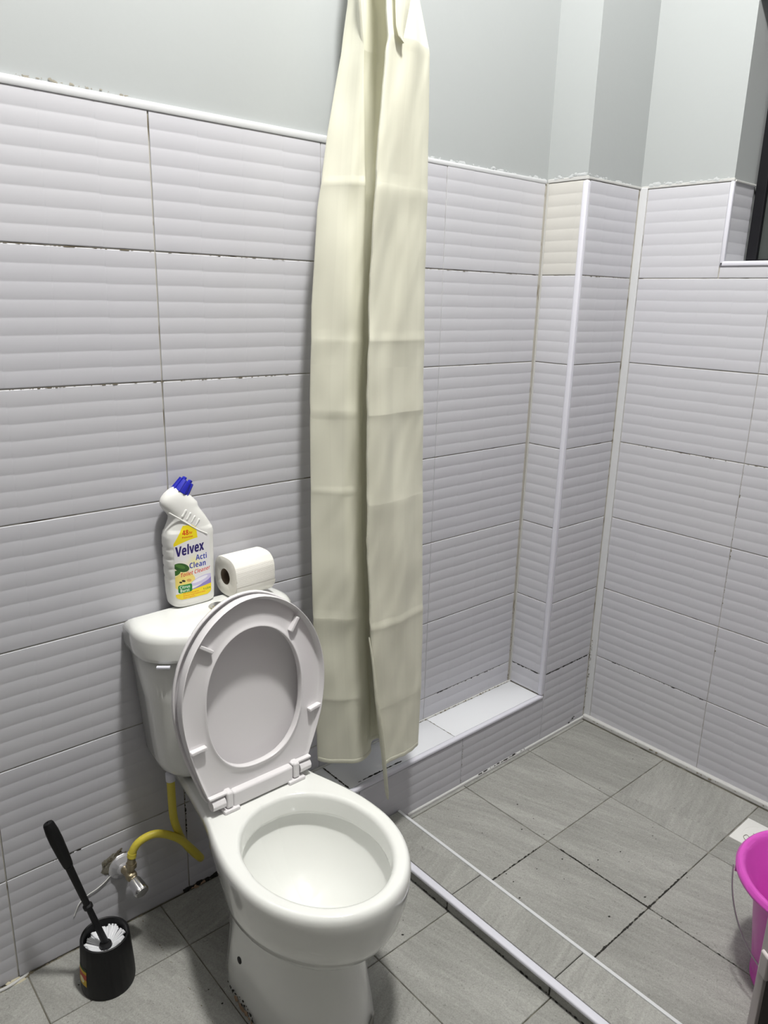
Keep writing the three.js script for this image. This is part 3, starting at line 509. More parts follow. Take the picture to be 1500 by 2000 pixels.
// ------------------------------------------------------------------ toilet cleaner bottle
{
  const bt = thing('cleaner_bottle', 'white toilet cleaner bottle with a bent neck and blue cap on the cistern', 'bottle', [0, 0.7745, 0.034]);
  // slices: y, left x, right x, half depth
  const S = [[0.0, -0.020, 0.062, 0.022], [0.002, -0.026, 0.067, 0.0255], [0.008, -0.030, 0.0695, 0.0275], [0.03, -0.033, 0.0705, 0.0285], [0.09, -0.035, 0.0715, 0.0285], [0.14, -0.0355, 0.0725, 0.0285], [0.158, -0.035, 0.0735, 0.028], [0.172, -0.031, 0.070, 0.027], [0.182, -0.026, 0.064, 0.0262], [0.192, -0.0215, 0.058, 0.0255], [0.200, -0.021, 0.0525, 0.0248], [0.208, -0.026, 0.047, 0.024], [0.216, -0.033, 0.0425, 0.0232], [0.224, -0.0375, 0.0415, 0.0225], [0.232, -0.0385, 0.0345, 0.0215], [0.240, -0.0355, 0.0270, 0.020], [0.248, -0.0285, 0.0205, 0.0175], [0.255, -0.0195, 0.0150, 0.014], [0.2605, -0.0095, 0.0085, 0.009], [0.2635, -0.0020, 0.0030, 0.004]];
  const NB = 56;
  const slice = (y, xl, xr, h, a, out = 0) => { const nn = y < 0.17 ? 3.4 : 2.5, cx = (xl + xr) / 2, ax = (xr - xl) / 2, c = Math.cos(a), s = Math.sin(a); return [cx + (ax + out) * Math.sign(c) * Math.pow(Math.abs(c), 2 / nn), y, (h + out) * Math.sign(s) * Math.pow(Math.abs(s), 2 / nn)]; };
  const full = (y) => { const [a, b, h] = lerpTable(S, y); return [a, b, h]; };
  const ys = []; for (let y = 0; y <= 0.2635; y += 0.0035) ys.push(y); ys.push(0.001, 0.2635); ys.sort((a, b) => a - b);
  const gripY = [0.068, 0.090, 0.112, 0.134];
  const rows = ys.map((y) => { const [a, b, h] = full(y); const r = []; for (let i = 0; i < NB; i++) { const t = i / NB * 2 * Math.PI; const p = slice(y, a, b, h, t); if (Math.cos(t) < -0.55) for (const g of gripY) p[0] += 0.0022 * Math.exp(-Math.pow((y - g) / 0.0022, 2)); r.push(p); } return r; });
  rows.unshift(rows[0].map(() => [0.02, 0, 0])); rows.push(rows[rows.length - 1].map(() => [0.0005, 0.2640, 0]));
  const g = grid(rows, true); { const n = g.attributes.normal; if (n.getZ(20 * NB + 14) < 0) flip(g); }
  const body = mesh('body', g, M.bottle, bt);
  // raised finger ridges where the neck bends
  for (let k = 0; k < 4; k++) { const x = 0.002 + k * 0.0092, y = 0.208 - k * 0.0080; const r = new THREE.CapsuleGeometry(0.0024, 0.014, 4, 10); r.rotateZ(-0.62); r.translate(x, y, 0.0243 + (3 - k) * -0.0004 + 0.0004); mesh('ridge', r, M.bottle, body); }
  // moulded step under the neck
  mesh('ridge', tube([[-0.030, 0.2135, 0.0205], [-0.012, 0.200, 0.0238], [0.010, 0.183, 0.0260], [0.030, 0.168, 0.0274], [0.050, 0.156, 0.0279]], 0.0016, 24, 8), M.bottle, body);
  // neck collar and blue cap
  const dir = new THREE.Vector3(0.60, 0.80, 0.02).normalize(), o = new THREE.Vector3(-0.0006, 0.2405, 0);
  const q = new THREE.Quaternion().setFromUnitVectors(new THREE.Vector3(0, 1, 0), dir);
  const put = (gg) => { gg.applyQuaternion(q); gg.translate(o.x, o.y, o.z); return gg; };
  mesh('collar', put(lathe([[0.0001, -0.004], [0.0172, -0.004], [0.0178, 0.008], [0.0168, 0.0105], [0.0001, 0.0105]], 32)), M.bottle, body);
  { const capGeo = merge([lathe([[0.0145, 0.011], [0.0152, 0.0115], [0.0140, 0.022], [0.0120, 0.033], [0.0112, 0.0345], [0.0001, 0.035]], 32), ...[0, 1, 2, 3, 4, 5, 6, 7, 8, 9].map((k) => { const b = new THREE.BoxGeometry(0.0022, 0.024, 0.003); b.rotateX(-0.13); b.translate(0, 0.023, 0.0137); b.rotateY(k * 0.628); return b; }), ...[0, 1, 2, 3].map((k) => { const b = new RoundedBoxGeometry(0.006, 0.006, 0.004, 1, 0.001); b.translate(0, 0.0365, 0.008); b.rotateY(k * 1.571 + 0.4); return b; })]); capGeo.translate(0, -0.011, 0); capGeo.scale(1.2, 1.15, 1.2); capGeo.translate(0, 0.010, 0); mesh('cap', put(capGeo), M.blue, bt); }
  // printed label, wrapped on the front
  const W = 512, H = 900, cv = document.createElement('canvas'); cv.width = W; cv.height = H; const c = cv.getContext('2d');
  c.fillStyle = '#e9e8ea'; c.fillRect(0, 0, W, H);
  c.fillStyle = '#f2dd2c'; c.beginPath(); c.moveTo(0, 235); c.lineTo(0, 190); c.quadraticCurveTo(60, 60, 120, 0); c.lineTo(W * 0.62, 0); c.lineTo(330, 165); c.quadraticCurveTo(150, 175, 0, 235); c.fill();
  c.fillStyle = '#d42a1c'; c.font = 'bold 82px sans-serif'; c.fillText('48', 120, 112); c.font = 'bold 44px sans-serif'; c.fillText('hr', 216, 108); c.font = 'bold 30px sans-serif'; c.fillText('Protection', 112, 148);
  const soft = (x, y, r, s) => { const gr = c.createRadialGradient(x, y, 0, x, y, r); gr.addColorStop(0, s); gr.addColorStop(1, 'rgba(240,236,220,0)'); c.fillStyle = gr; c.fillRect(x - r, y - r, 2 * r, 2 * r); };
  soft(270, 470, 150, 'rgba(246,238,150,0.9)'); soft(90, 600, 210, 'rgba(244,224,120,1)');
  c.save(); c.translate(0, 300); c.rotate(-0.07); c.fillStyle = '#2b1d6b'; c.font = 'bold 158px sans-serif'; c.transform(0.80, 0, -0.10, 1, 0, 0); c.fillText('Velvex', 22, 58); c.strokeStyle = '#2b1d6b'; c.lineWidth = 6; c.strokeText('Velvex', 22, 58); c.restore();
  c.fillStyle = '#1d35a8'; c.font = 'bold 92px sans-serif'; c.fillText('Acti', 290, 442); c.fillText('Clean', 190, 528);
  c.fillStyle = '#2f5a26'; c.beginPath(); c.ellipse(90, 500, 105, 52, 0.32, 0, 7); c.fill(); c.fillStyle = '#4d7a35'; c.beginPath(); c.ellipse(70, 482, 70, 22, 0.4, 0, 7); c.fill(); c.fillStyle = '#3a6a2a'; c.beginPath(); c.ellipse(10, 560, 60, 30, -0.3, 0, 7); c.fill();
  c.fillStyle = '#f0dc7e'; c.beginPath(); c.ellipse(120, 680, 150, 110, 0, 0, 7); c.fill();
  c.save(); c.translate(60, 618); c.rotate(-0.06); c.fillStyle = '#d8564a'; c.font = 'italic bold 68px sans-serif'; c.fillText('Toilet Cleaner', 0, 0, 440); c.restore();
  c.fillStyle = '#332c20'; c.beginPath(); c.ellipse(105, 668, 26, 13, 0.3, 0, 7); c.fill(); c.beginPath(); c.ellipse(66, 680, 20, 11, 0.2, 0, 7); c.fill(); c.fillStyle = '#d9a25a'; c.beginPath(); c.ellipse(180, 672, 34, 18, 0.2, 0, 7); c.fill();
  c.fillStyle = '#8e82c6'; c.beginPath(); c.moveTo(210, 790); c.quadraticCurveTo(380, 770, W, 660); c.lineTo(W, 800); c.lineTo(210, 800); c.fill(); c.fillStyle = '#cfc8e8'; c.beginPath(); c.ellipse(360, 700, 170, 46, -0.2, 0, 7); c.fill(); c.fillStyle = '#f0eef8'; c.beginPath(); c.ellipse(340, 690, 120, 22, -0.2, 0, 7); c.fill();
  c.fillStyle = '#f3d824'; c.beginPath(); c.moveTo(0, 830); c.quadraticCurveTo(260, 790, W, 770); c.lineTo(W, H); c.lineTo(0, H); c.fill();
  c.fillStyle = '#17803a'; c.beginPath(); c.roundRect(30, 716, 190, 100, 22); c.fill(); c.fillStyle = '#e8f2e4'; c.font = 'bold 50px sans-serif'; c.fillText('Citrus', 46, 762, 160); c.fillText('Burst', 52, 806, 150);
  c.fillStyle = '#e0661c'; c.font = 'bold 22px sans-serif'; c.fillText('Kills all known germs', 90, 836, 240); c.fillText('Removes tough stains & odour', 90, 862, 330); c.fillText('Fresh fragrance', 90, 888, 200); c.fillStyle = '#2c7a2a'; c.font = 'bold 40px sans-serif'; c.fillText('1 Litre', 380, 838, 120);
  const tx = new THREE.CanvasTexture(cv); tx.colorSpace = THREE.SRGBColorSpace; tx.anisotropy = 8;
  const LY0 = 0.020, LY1 = 0.182, pos = [], uv = [], idx = [], NX = 22, NY = 40;
  for (let j = 0; j <= NY; j++) { const t = j / NY, y = LY0 + (LY1 - LY0) * t; const [a, b, h] = full(y);
    // outline of the label: rounded foot, slanted shoulder
    const foot = t < 0.05 ? 0.010 * Math.pow(1 - t / 0.05, 2) : 0; let xl = -0.0255 + foot, xr = 0.0560 - foot;
    const slant = 0.0505 - (y - 0.150) * 1.35; if (y > 0.146) xr = Math.min(xr, slant + 0.008); if (y > 0.146) xl = -0.0255 + (y - 0.146) * 0.62;
    xr = Math.max(xr, xl + 0.002);
    for (let i = 0; i <= NX; i++) { const x = xl + (xr - xl) * i / NX, cx = (a + b) / 2, ax = (b - a) / 2, nn = y < 0.17 ? 3.4 : 2.5; const z = h * Math.pow(Math.max(0, 1 - Math.pow(Math.abs((x - cx) / ax), nn)), 1 / nn); pos.push(x, y, z + 0.0005); uv.push((x + 0.0255) / 0.0815, t); } }
  for (let j = 0; j < NY; j++) for (let i = 0; i < NX; i++) { const p = j * (NX + 1) + i; idx.push(p, p + 1, p + NX + 2, p, p + NX + 2, p + NX + 1); }
  const lg = new THREE.BufferGeometry(); lg.setAttribute('position', new THREE.Float32BufferAttribute(pos, 3)); lg.setAttribute('uv', new THREE.Float32BufferAttribute(uv, 2)); lg.setIndex(idx); lg.computeVertexNormals();
  mesh('label', lg, phy({ map: tx, roughness: 0.35 }), bt);
}

// ------------------------------------------------------------------ toilet paper roll
{
  const R = 0.0475, r = 0.0185, L = 0.104, t = thing('toilet_roll', 'new roll of white toilet paper lying on its side on the cistern', 'toilet paper', [0.092, 0.7765 + R * 0.955, 0.057]);
  const sq = (a) => 1 + 0.05 * Math.cos(4 * a + Math.PI);
  const prof = [[r, 0.0], [r + 0.001, -0.0006], [R - 0.004, 0.0004], [R - 0.001, 0.0015], [R, 0.004], [R, L * 0.5], [R, L - 0.004], [R - 0.001, L - 0.0015], [R - 0.004, L - 0.0004], [r + 0.001, L], [r, L], [r, 0]];
  const rows = prof.map(([q, x]) => { const row = []; for (let i = 0; i < 56; i++) { const a = i / 56 * 2 * Math.PI, k = q > r + 0.002 ? sq(a) : 1; row.push([x, q * k * Math.sin(a), q * k * Math.cos(a)]); } return row; });
  const g = grid(rows, true); { const uvA = g.attributes.uv; for (let i = 0; i < uvA.count; i++) uvA.setXY(i, uvA.getX(i) * 3, g.attributes.position.getX(i) / 0.1); if (g.attributes.normal.getY(5 * 56 + 14) < 0) flip(g); }
  mesh('paper', toCreasedNormals(g, 0.8), M.paper, t);
  const cr = lathe([[r - 0.0012, 0.002], [r, 0.001], [r, L - 0.001], [r - 0.0012, L - 0.002], [r - 0.0012, 0.002]], 36); cr.rotateZ(-Math.PI / 2); mesh('core', cr, M.core, t);
  // loose outer sheet
  const sh = []; for (const x of [0.001, L - 0.001]) { const row = []; for (let i = 0; i <= 18; i++) { const a = -0.35 - i / 18 * 0.75, q = R * sq(a) + 0.0012 + Math.max(0, i - 12) * 0.0004; row.push([x, q * Math.sin(a), q * Math.cos(a)]); } sh.push(row); }
  const mp = M.paper.clone(); mp.side = THREE.DoubleSide; mesh('loose_sheet', grid(sh, false), mp, t);
  t.rotation.y = 0.05;
}

// ------------------------------------------------------------------ toilet brush and its holder
{
  const h = thing('brush_holder', 'round black plastic toilet brush holder on the grey floor by the wall', 'brush holder', [-0.257, 0, 0.125]);
  mesh('cup', toCreasedNormals(lathe([[0.0001, 0.0], [0.050, 0.0], [0.0545, 0.003], [0.0555, 0.010], [0.0545, 0.040], [0.051, 0.095], [0.0495, 0.1165], [0.0485, 0.1195], [0.0465, 0.1205], [0.0445, 0.1195], [0.0435, 0.116], [0.046, 0.06], [0.047, 0.008], [0.0001, 0.006]], 56), 0.7), M.black, h);
  const cv = document.createElement('canvas'); cv.width = 96; cv.height = 128; const c = cv.getContext('2d'); c.fillStyle = '#c9a41c'; c.fillRect(0, 0, 96, 128); c.fillStyle = '#b5462a'; c.fillRect(0, 40, 96, 40); c.fillStyle = '#e9dfb0'; c.beginPath(); c.ellipse(48, 92, 26, 22, 0, 0, 7); c.fill(); c.fillStyle = '#2f4a20'; c.fillRect(0, 0, 96, 18);
  const tx = new THREE.CanvasTexture(cv); tx.colorSpace = THREE.SRGBColorSpace;
  const rows = []; for (let j = 0; j <= 6; j++) { const y = 0.030 + 0.042 * j / 6, R = lerpTable([[0.010, 0.0555], [0.040, 0.0545], [0.095, 0.051]], y)[0] + 0.0005, row = []; for (let i = 0; i <= 8; i++) { const a = Math.PI + 0.36 - i / 8 * 0.62; row.push([R * Math.cos(a), y, -R * Math.sin(a)]); } rows.push(row); }
  const sg = grid(rows, false); if (sg.attributes.normal.getX(20) > 0) flip(sg); mesh('sticker', sg, std({ map: tx, roughness: 0.6 }), h);

  const b = thing('toilet_brush', 'black handled toilet brush with white bristles standing in its black holder', 'toilet brush', [-0.257, 0, 0.125]);
  const A = [0.003, 0.086, -0.003], Z = [-0.080, 0.420, -0.026], P = (t) => A.map((v, k) => v + (Z[k] - v) * t);
  mesh('shaft', toCreasedNormals(merge([cylBetween(P(0), P(0.33), 0.0075, 0.0062, 18), cylBetween(P(0.325), P(0.345), 0.0098, 0.0098, 18), cylBetween(P(0.345), P(0.355), 0.0098, 0.007, 18), cylBetween(P(0.35), P(0.66), 0.0066, 0.0078, 18)]), 0.6), M.black, b);
  const hp = []; for (const [t, r] of [[0.655, 0.006], [0.66, 0.0088], [0.68, 0.0100], [0.76, 0.0118], [0.86, 0.0130], [0.93, 0.0126], [0.985, 0.0105], [0.995, 0.0088], [1.0, 0.002]]) hp.push([r, t]);
  const hl = Math.hypot(...A.map((v, k) => Z[k] - v)); const hg = lathe(hp.map(([r, t]) => [r, t * hl]), 20); hg.scale(1.0, 1, 0.72);
  hg.applyQuaternion(new THREE.Quaternion().setFromUnitVectors(new THREE.Vector3(0, 1, 0), new THREE.Vector3(...Z).sub(new THREE.Vector3(...A)).normalize())); hg.translate(...A);
  mesh('handle', toCreasedNormals(hg, 0.6), M.black, b);
  mesh('core', toCreasedNormals(lathe([[0.0001, 0.030], [0.009, 0.030], [0.011, 0.080], [0.0135, 0.090], [0.012, 0.0965], [0.0001, 0.098]], 24), 0.6), M.black, b);
  for (let k = 0; k < 15; k++) { // tufts spread from the core; some bent aside
    const a = k / 15 * 6.283 + rr(-0.09, 0.09), w = rr(0.0062, 0.0092), n = 6, list = [];
    if (k === 6 || k === 9) continue;
    for (let j = 0; j < n; j++) { const da = (j / (n - 1) - 0.5) * 2 * w / 0.030, ca = Math.cos(a + da), sa = Math.sin(a + da); const q = rr(0.036, 0.0425), y1 = rr(0.098, 0.108); list.push(cylBetween([0.010 * ca, 0.086, 0.010 * sa], [q * ca, y1, q * sa], 0.0016, 0.0026, 6)); list.push(cylBetween([0.010 * ca, 0.07, 0.010 * sa], [q * ca, y1 - 0.02, q * sa], 0.0016, 0.0028, 6)); }
    mesh('bristle_tuft', merge(list), M.bristle, b);
  }
}

// ------------------------------------------------------------------ angle valve, hose, thread
{
  const v = thing('angle_valve', 'chrome angle valve with a round flange on the wall beside the toilet', 'valve', [-0.166, 0.160, 0]); v.scale.setScalar(1.12);
  const f = lathe([[0.0001, 0.016], [0.011, 0.016], [0.014, 0.012], [0.024, 0.006], [0.0275, 0.003], [0.028, 0.0015], [0.0001, 0.0015]], 36); f.rotateX(Math.PI / 2); mesh('flange', toCreasedNormals(f, 0.6), M.flange, v);
  mesh('body', toCreasedNormals(merge([cylBetween([0, 0, 0.012], [0.002, 0.002, 0.052], 0.0085, 0.0085, 20), cylBetween([0.002, 0.002, 0.040], [0.004, 0.036, 0.044], 0.0075, 0.0068, 18), new THREE.SphereGeometry(0.0115, 20, 14).translate(0.002, 0.003, 0.044)]), 0.6), M.brass, v);
  mesh('nut', merge([cylBetween([0.0035, 0.022, 0.043], [0.0042, 0.033, 0.044], 0.0105, 0.0105, 6), cylBetween([0.0042, 0.034, 0.044], [0.0048, 0.046, 0.045], 0.0085, 0.0075, 18)]), M.brass, v);
  const kp = []; for (let i = 0; i < 2; i++) kp.push(0);
  const ks = []; for (const [q, z] of [[0.0001, 0], [0.010, 0], [0.0125, 0.003], [0.0145, 0.026], [0.0145, 0.031], [0.0130, 0.034], [0.0001, 0.0345]]) { const row = []; for (let i = 0; i < 40; i++) { const a = i / 40 * 6.2832, k = 1 - 0.07 * Math.pow(Math.abs(Math.sin(a * 2.5)), 8); row.push([q * k * Math.cos(a), q * k * Math.sin(a), z]); } ks.push(row); }
  const kg = grid(ks, true); if (kg.attributes.normal.getX(3 * 40) < 0) flip(kg); kg.applyQuaternion(new THREE.Quaternion().setFromUnitVectors(new THREE.Vector3(0, 0, 1), new THREE.Vector3(0.10, -0.30, 0.94).normalize())); kg.translate(0.004, -0.004, 0.050);
  mesh('knob', toCreasedNormals(kg, 0.5), M.chrome, v);

  const h = thing('supply_hose', 'yellow plastic water hose looping from the wall valve to the cistern', 'hose', [-0.166, 0.160, 0.045]);
  const pts = [[-0.1605, 0.2135, 0.0505], [-0.157, 0.228, 0.052], [-0.143, 0.247, 0.056], [-0.110, 0.256, 0.064], [-0.062, 0.226, 0.070], [-0.026, 0.176, 0.072], [-0.004, 0.138, 0.062], [0.006, 0.118, 0.044], [-0.002, 0.126, 0.026], [-0.026, 0.170, 0.030], [-0.052, 0.232, 0.058], [-0.070, 0.290, 0.080], [-0.077, 0.345, 0.092], [-0.078, 0.397, 0.094]];
  const hg = tube(pts, 0.0088, 130, 14); hg.translate(0.166, -0.160, -0.045); mesh('tube', hg, M.hose, h);
  mesh('ferrule', cylBetween([0.0058, 0.0535, 0.0055], [0.0078, 0.064, 0.0062], 0.0102, 0.0098, 16), M.hose, h);

  const s = tube([[-0.192, 0.170, 0.0030], [-0.187, 0.158, 0.0035], [-0.203, 0.142, 0.0030], [-0.225, 0.132, 0.0035], [-0.247, 0.126, 0.003], [-0.266, 0.115, 0.003], [-0.280, 0.089, 0.003]], 0.0011, 60, 6);
  const sm = mesh('string', s, M.string, scene); sm.userData = { label: 'thin white thread hanging from the valve flange along the tiles', category: 'thread' };
  // ragged hole round the pipe, filled with sandy cement
  const rows = [], K = 30; for (const [q, z] of [[0, 0.0022], [0.55, 0.0024], [0.85, 0.0018], [1, 0.0003]]) { const row = []; for (let i = 0; i < K; i++) { const a = i / K * 6.283, w = 0.024 + 0.008 * hash(i, 5, 9) + 0.016 * Math.max(0, Math.cos(a - 2.5)); row.push([-0.170 + q * w * Math.cos(a) * 1.05, 0.166 + q * w * Math.sin(a) * 0.95, z + hash(i, Math.round(q * 50), 3) * 0.0012 * (q < 1 ? 1 : 0)]); } rows.push(row); }
  const cg = grid(rows, true); if (cg.attributes.normal.getZ(40) < 0) flip(cg); const wl = scene.getObjectByName('wall_left'); mesh('cement_patch', cg, M.cement, wl);
  flecks(wl, 'dirt', M.stain, [-0.205, 0.185, 0.003], [-0.165, 0.205, 0.003], [0, 0, 1], 26, 0.004, 0.006, 1.5);
}

// ------------------------------------------------------------------ shower curtain, gathered and hung on a hook
{
  const cu = thing('shower_curtain', 'long cream shower curtain with packing creases hanging beside the toilet', 'curtain', [0.43, 0.28, 0.12]);
  const OFF = [0.43, 0.28, 0.12];
  // per height: x of the left edge, of the fold, of the front panel's left and right edge
  const tab = [[0.28, 0.3266, 0.4540, 0.4220, 0.5578], [0.4, 0.3208, 0.4473, 0.4041, 0.5591], [0.5, 0.3169, 0.4393, 0.3898, 0.5581], [0.6, 0.313, 0.4312, 0.3777, 0.5572], [0.9, 0.3064, 0.4091, 0.3549, 0.5412], [1.2, 0.3035, 0.4026, 0.3477, 0.5279], [1.4, 0.3085, 0.4031, 0.3506, 0.5207], [1.6, 0.3238, 0.4034, 0.3557, 0.5171], [1.75, 0.3494, 0.3976, 0.3666, 0.5144], [1.9, 0.382, 0.3851, 0.3809, 0.5068], [2.0, 0.3992, 0.379, 0.3873, 0.4849], [2.1, 0.403, 0.385, 0.3902, 0.472], [2.2, 0.412, 0.398, 0.402, 0.455], [2.27, 0.425, 0.418, 0.420, 0.437]];
  const zs = [[0.28, 0.085, 0.155, 0.23, 0.215], [1.9, 0.085, 0.155, 0.23, 0.215], [2.1, 0.085, 0.145, 0.20, 0.19], [2.27, 0.10, 0.115, 0.135, 0.13]];
  const creases = [1.892, 1.65, 1.34, 1.166, 0.994, 0.682, 0.447];
  const crease = (y, ph) => { let s = 0; creases.forEach((c, i) => { const k = c + ph * 0.012 * Math.sin(i * 2.1 + ph); s += Math.exp(-Math.abs(y - k) / 0.016) * (i % 2 ? 0.0036 : 0.0028); }); return s; };
  const wob = (y, k) => 0.004 * Math.sin(y * 5.1 + k) + 0.003 * Math.sin(y * 11.3 + k * 2.7);
  const wr = (x, y) => 0.0055 * (vnoise(x * 14 + y * 5, y * 7 - x * 3, 64, 91) - 0.5) + 0.0035 * (vnoise(x * 30 - y * 9, y * 15, 64, 92) - 0.5);
  function section(y) {
    const [xl, x2, x4, x6] = lerpTable(tab, y), [zl, z2, z4, z6] = lerpTable(zs, y), n = 2.27 - y < 0.3 ? (2.27 - y) / 0.3 : 1, m = (a, b, t) => a + (b - a) * t;
    const tuck = Math.max(0, Math.min(1, (y - 1.55) / 0.35));      // upper part: a third fold shows between the two panels
    const xv = m(x2, x4, 0.5) + 0.02 * n;
    const P = [
      [xl + 0.03 * n, zl - 0.030 * n], [xl + 0.004, zl - 0.008], [xl, zl], [m(xl, x2, 0.28), m(zl, z2, 0.55) + wob(y, 1) * n], [m(xl, x2, 0.55), m(zl, z2, 0.92) + wob(y, 2) * n * 0.8], [m(xl, x2, 0.85), z2 - 0.002 * n], [x2, z2 - 0.010 * n], [x2 + 0.006 * n, z2 - 0.022 * n],
      [xv + 0.030 * n, zl + 0.03 * n], [xv + (0.040 + 0.01 * tuck) * n, zl + 0.035 * n], [xv + (0.036 + 0.01 * tuck) * n, m(zl, z4, 0.62)],
      [x4 + 0.026 * n, z4 - 0.026 * n], [x4 + 0.003, z4 - 0.007 * n], [x4 + 0.001 * n, z4 + 0.001], [m(x4, x6, 0.2), m(z4, z6, 0.2) + 0.007 * n + wob(y, 3) * n], [m(x4, x6, 0.5), m(z4, z6, 0.5) + 0.010 * n + wob(y, 4) * n], [m(x4, x6, 0.8), m(z4, z6, 0.8) + 0.006 * n], [x6 - 0.002, z6 + 0.001], [x6, z6 - 0.004 * n], [x6 - 0.006 * n, z6 - 0.020 * n], [x6 - 0.025 * n, z6 - 0.07 * n], [x6 - 0.05 * n, z6 - 0.125 * n],
    ];
    return P;
  }
  const ys = new Set(); for (let y = 0.28; y <= 2.27; y += 0.022) ys.add(y); ys.add(2.27); for (const c of creases) for (const d of [-0.014, -0.006, 0, 0.006, 0.014]) ys.add(c + d);
  const Y = [...ys].sort((a, b) => a - b), NS = 96;
  const rows = Y.map((y) => {
    const P = section(y), crv = new THREE.CatmullRomCurve3(P.map(([x, z]) => new THREE.Vector3(x, 0, z)), false, 'centripetal'), row = [];
    const fade = Math.min(1, Math.max(0, (2.2 - y) / 0.3));
    for (let i = 0; i <= NS; i++) { const t = i / NS, p = crv.getPoint(t); const left = t < 0.33, dz = crease(y, left ? 1 : 2) * fade * (t < 0.04 || t > 0.88 ? 0 : 1), k = Math.max(0, 1 - (y - 0.28) / 0.15), low = left ? -0.010 * k * Math.sin(t / 0.33 * Math.PI) : 0.014 * k * Math.sin((t - 0.33) / 0.67 * Math.PI);
      const q = (t < 0.03 ? 0 : wr(p.x * 2 + (left ? 0 : 7), y)) * fade, e = (t > 0.42 && t < 0.62 ? 0.0028 * (vnoise(y * 13, 3, 64, 93) - 0.5) + 0.003 * (vnoise(y * 40, 3, 64, 94) - 0.5) : 0) * fade;
      row.push([p.x - OFF[0] - dz * 0.3 - q * 0.6 + e, y - OFF[1] + low, p.z - OFF[2] + dz + q]); }
    return row;
  });
  const g = grid(rows, false); { const a = g.attributes.uv, p = g.attributes.position; for (let i = 0; i < a.count; i++) a.setXY(i, a.getX(i) * 1.6, p.getY(i)); if (g.attributes.normal.getZ(30 * (NS + 1) + 20) < 0) flip(g); }
  mesh('cloth', g, M.curtain, cu);
  // doubled hem along the foot
  const hemRows = [0, 0.004, 0.010, 0.012].map((dy, j) => { const r0 = rows[0]; return r0.map(([x, y, z], i) => { const out = j === 0 || j === 3 ? 0.0003 : 0.0013; return [x - out * 0.6, y + dy, z + out]; }); });
  const hg = grid(hemRows, false); if (hg.attributes.normal.getZ(20) < 0) flip(hg); mesh('hem', hg, M.curtain, cu);
  // free selvedge: the front panel's loose edge, turned outwards, its corner hanging below the hem
  const path = [[0.368, 0.660, 0.228], [0.378, 0.587, 0.234], [0.392, 0.473, 0.237], [0.407, 0.383, 0.238], [0.421, 0.289, 0.237], [0.429, 0.235, 0.236], [0.436, 0.192, 0.235]];
  const cv = new THREE.CatmullRomCurve3(path.map((p) => new THREE.Vector3(...p)), false, 'centripetal'), ed = [[], [], []];
  for (let i = 0; i <= 40; i++) { const t = i / 40, p = cv.getPoint(t), w = 0.003 + 0.010 * Math.sin(Math.min(1, t * 1.25) * Math.PI * 0.5) * (t > 0.92 ? 1 - (t - 0.92) * 6 : 1), tw = 0.7 + 0.8 * t; ed[0].push([p.x - w * 0.5 * Math.cos(tw) - OFF[0], p.y - OFF[1], p.z - w * 0.5 * Math.sin(tw) - OFF[2]]); ed[1].push([p.x - OFF[0] - 0.0015, p.y - OFF[1], p.z - OFF[2] + 0.0015]); ed[2].push([p.x + w * 0.5 * Math.cos(tw) - OFF[0], p.y - OFF[1], p.z + w * 0.5 * Math.sin(tw) - OFF[2]]); }
  mesh('loose_corner', grid(ed, false), M.curtain, cu);
  // folded-over lobe of cloth near the top of the front panel
  const lobe = [[2.20, 0.398, 0.452], [2.10, 0.389, 0.449], [2.0, 0.3865, 0.437], [1.95, 0.387, 0.427], [1.92, 0.390, 0.420], [1.905, 0.396, 0.4165], [1.898, 0.405, 0.414], [1.895, 0.411, 0.4125]];
  const lr = lobe.map(([y, a, b]) => { const row = []; for (let i = 0; i <= 10; i++) { const t = i / 10; row.push([a + (b - a) * t - OFF[0], y - OFF[1], (y > 2.0 ? 0.243 - (y - 2.0) * 0.20 : 0.243) + 0.004 * Math.sin(t * Math.PI) - 0.008 * t - OFF[2]]); } return row; });
  const lg2 = grid(lr, false); if (lg2.attributes.normal.getZ(14) < 0) flip(lg2); mesh('folded_lobe', lg2, M.curtain, cu);
  const hk = thing('wall_hook', 'steel hook in the wall that the gathered curtain hangs from', 'hook', [0.425, 2.28, 0]);
  mesh('shank', tube([[0, 0, -0.006], [0, 0, 0.05], [0, 0.0, 0.115], [0, 0.012, 0.125], [0, 0.028, 0.126]], 0.003, 24, 10), M.wire, hk);
}

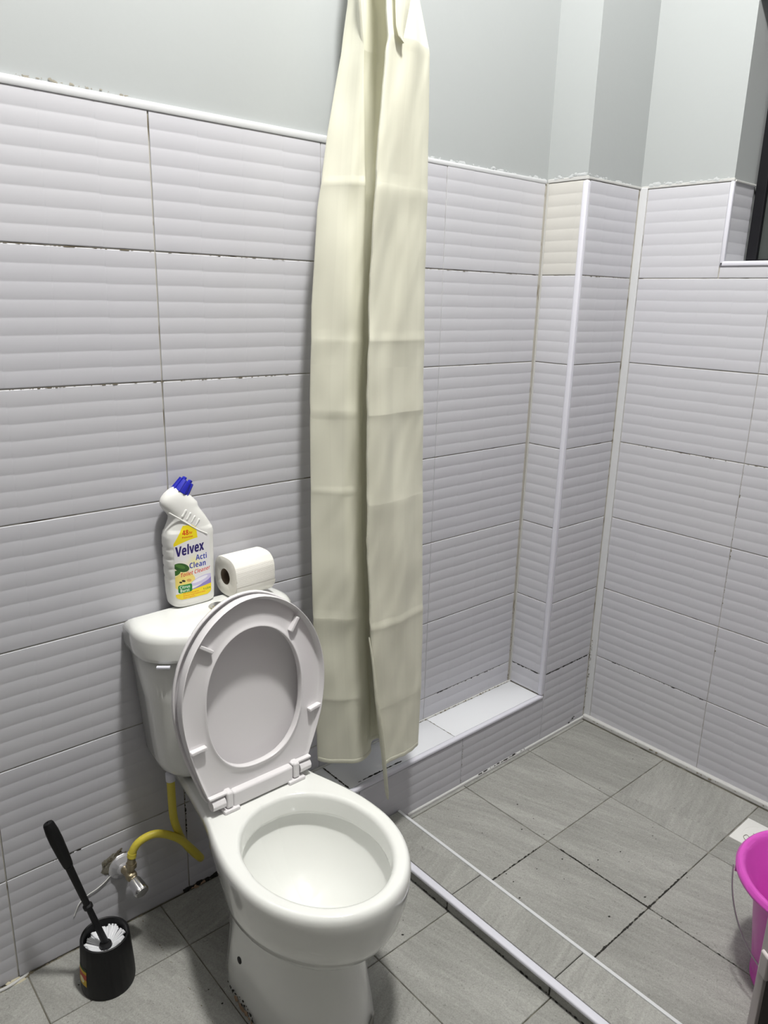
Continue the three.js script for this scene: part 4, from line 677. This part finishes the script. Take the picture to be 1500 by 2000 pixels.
// ------------------------------------------------------------------ bucket and floor drain
{
  const B = [0.885, 0.0005, 1.10], b = thing('bucket', 'bright pink plastic bucket with a wire handle on the shower floor', 'bucket', B);
  const k = 1.04;
  mesh('tub', toCreasedNormals(lathe([[0.0001, 0.004], [0.084, 0.004], [0.088, 0.0], [0.097, 0.0], [0.101, 0.004], [0.102, 0.012], [0.099, 0.018], [0.101, 0.03], [0.122, 0.225], [0.127, 0.244], [0.137, 0.262], [0.150, 0.270], [0.1585, 0.274], [0.1625, 0.280], [0.1635, 0.287], [0.1605, 0.2935], [0.157, 0.2965], [0.151, 0.2960], [0.146, 0.2915], [0.142, 0.283], [0.132, 0.2635], [0.1240, 0.247], [0.1200, 0.2385], [0.1185, 0.2365], [0.098, 0.03], [0.090, 0.008], [0.0001, 0.007]].map(([r, y]) => [r * k, y * 0.945]), 72), 0.7), M.pink, b);
  const az = 1.95, ux = Math.cos(az), uz = -Math.sin(az);
  for (const s of [1, -1]) mesh('lug', merge([cylBetween([s * ux * 0.146, 0.248, s * uz * 0.146], [s * ux * 0.168, 0.248, s * uz * 0.168], 0.009, 0.009, 18)]), M.pink, b);
  const pts = [], R = 0.172; for (let i = 0; i <= 24; i++) { const a = i / 24 * Math.PI, ca = Math.cos(a), sa = Math.sin(a); const nx = uz, nz = -ux, w = 0.136 * sa; pts.push([ux * R * ca + nx * w, 0.252 - 0.166 * sa, uz * R * ca + nz * w]); }
  mesh('wire_handle', tube(pts, 0.0017, 80, 8), M.wire, b);
  const d = thing('floor_drain', 'square white plastic floor drain cover set in the shower floor', 'drain', [1.305, 0, 0.828]);
  mesh('frame', toCreasedNormals(rbox(-0.061, 0.061, -0.004, 0.0025, -0.061, 0.061, 0.002, 2), 0.6), M.drain, d);
  mesh('grate', toCreasedNormals(lathe([[0.0001, 0.0034], [0.036, 0.0034], [0.040, 0.0028], [0.041, 0.0012], [0.043, 0.0012], [0.045, 0.003], [0.047, 0.0025], [0.047, 0.0], [0.0001, 0.0]], 40), 0.6), M.drain, d);
  mesh('hair', tube([[-0.045, 0.0045, -0.02], [-0.035, 0.0045, -0.032], [-0.02, 0.0045, -0.03], [-0.026, 0.0045, -0.015], [-0.012, 0.0045, -0.008], [0.0, 0.0045, -0.02]], 0.0006, 40, 5), M.stain, d);
}

renderer.render(scene, camera);
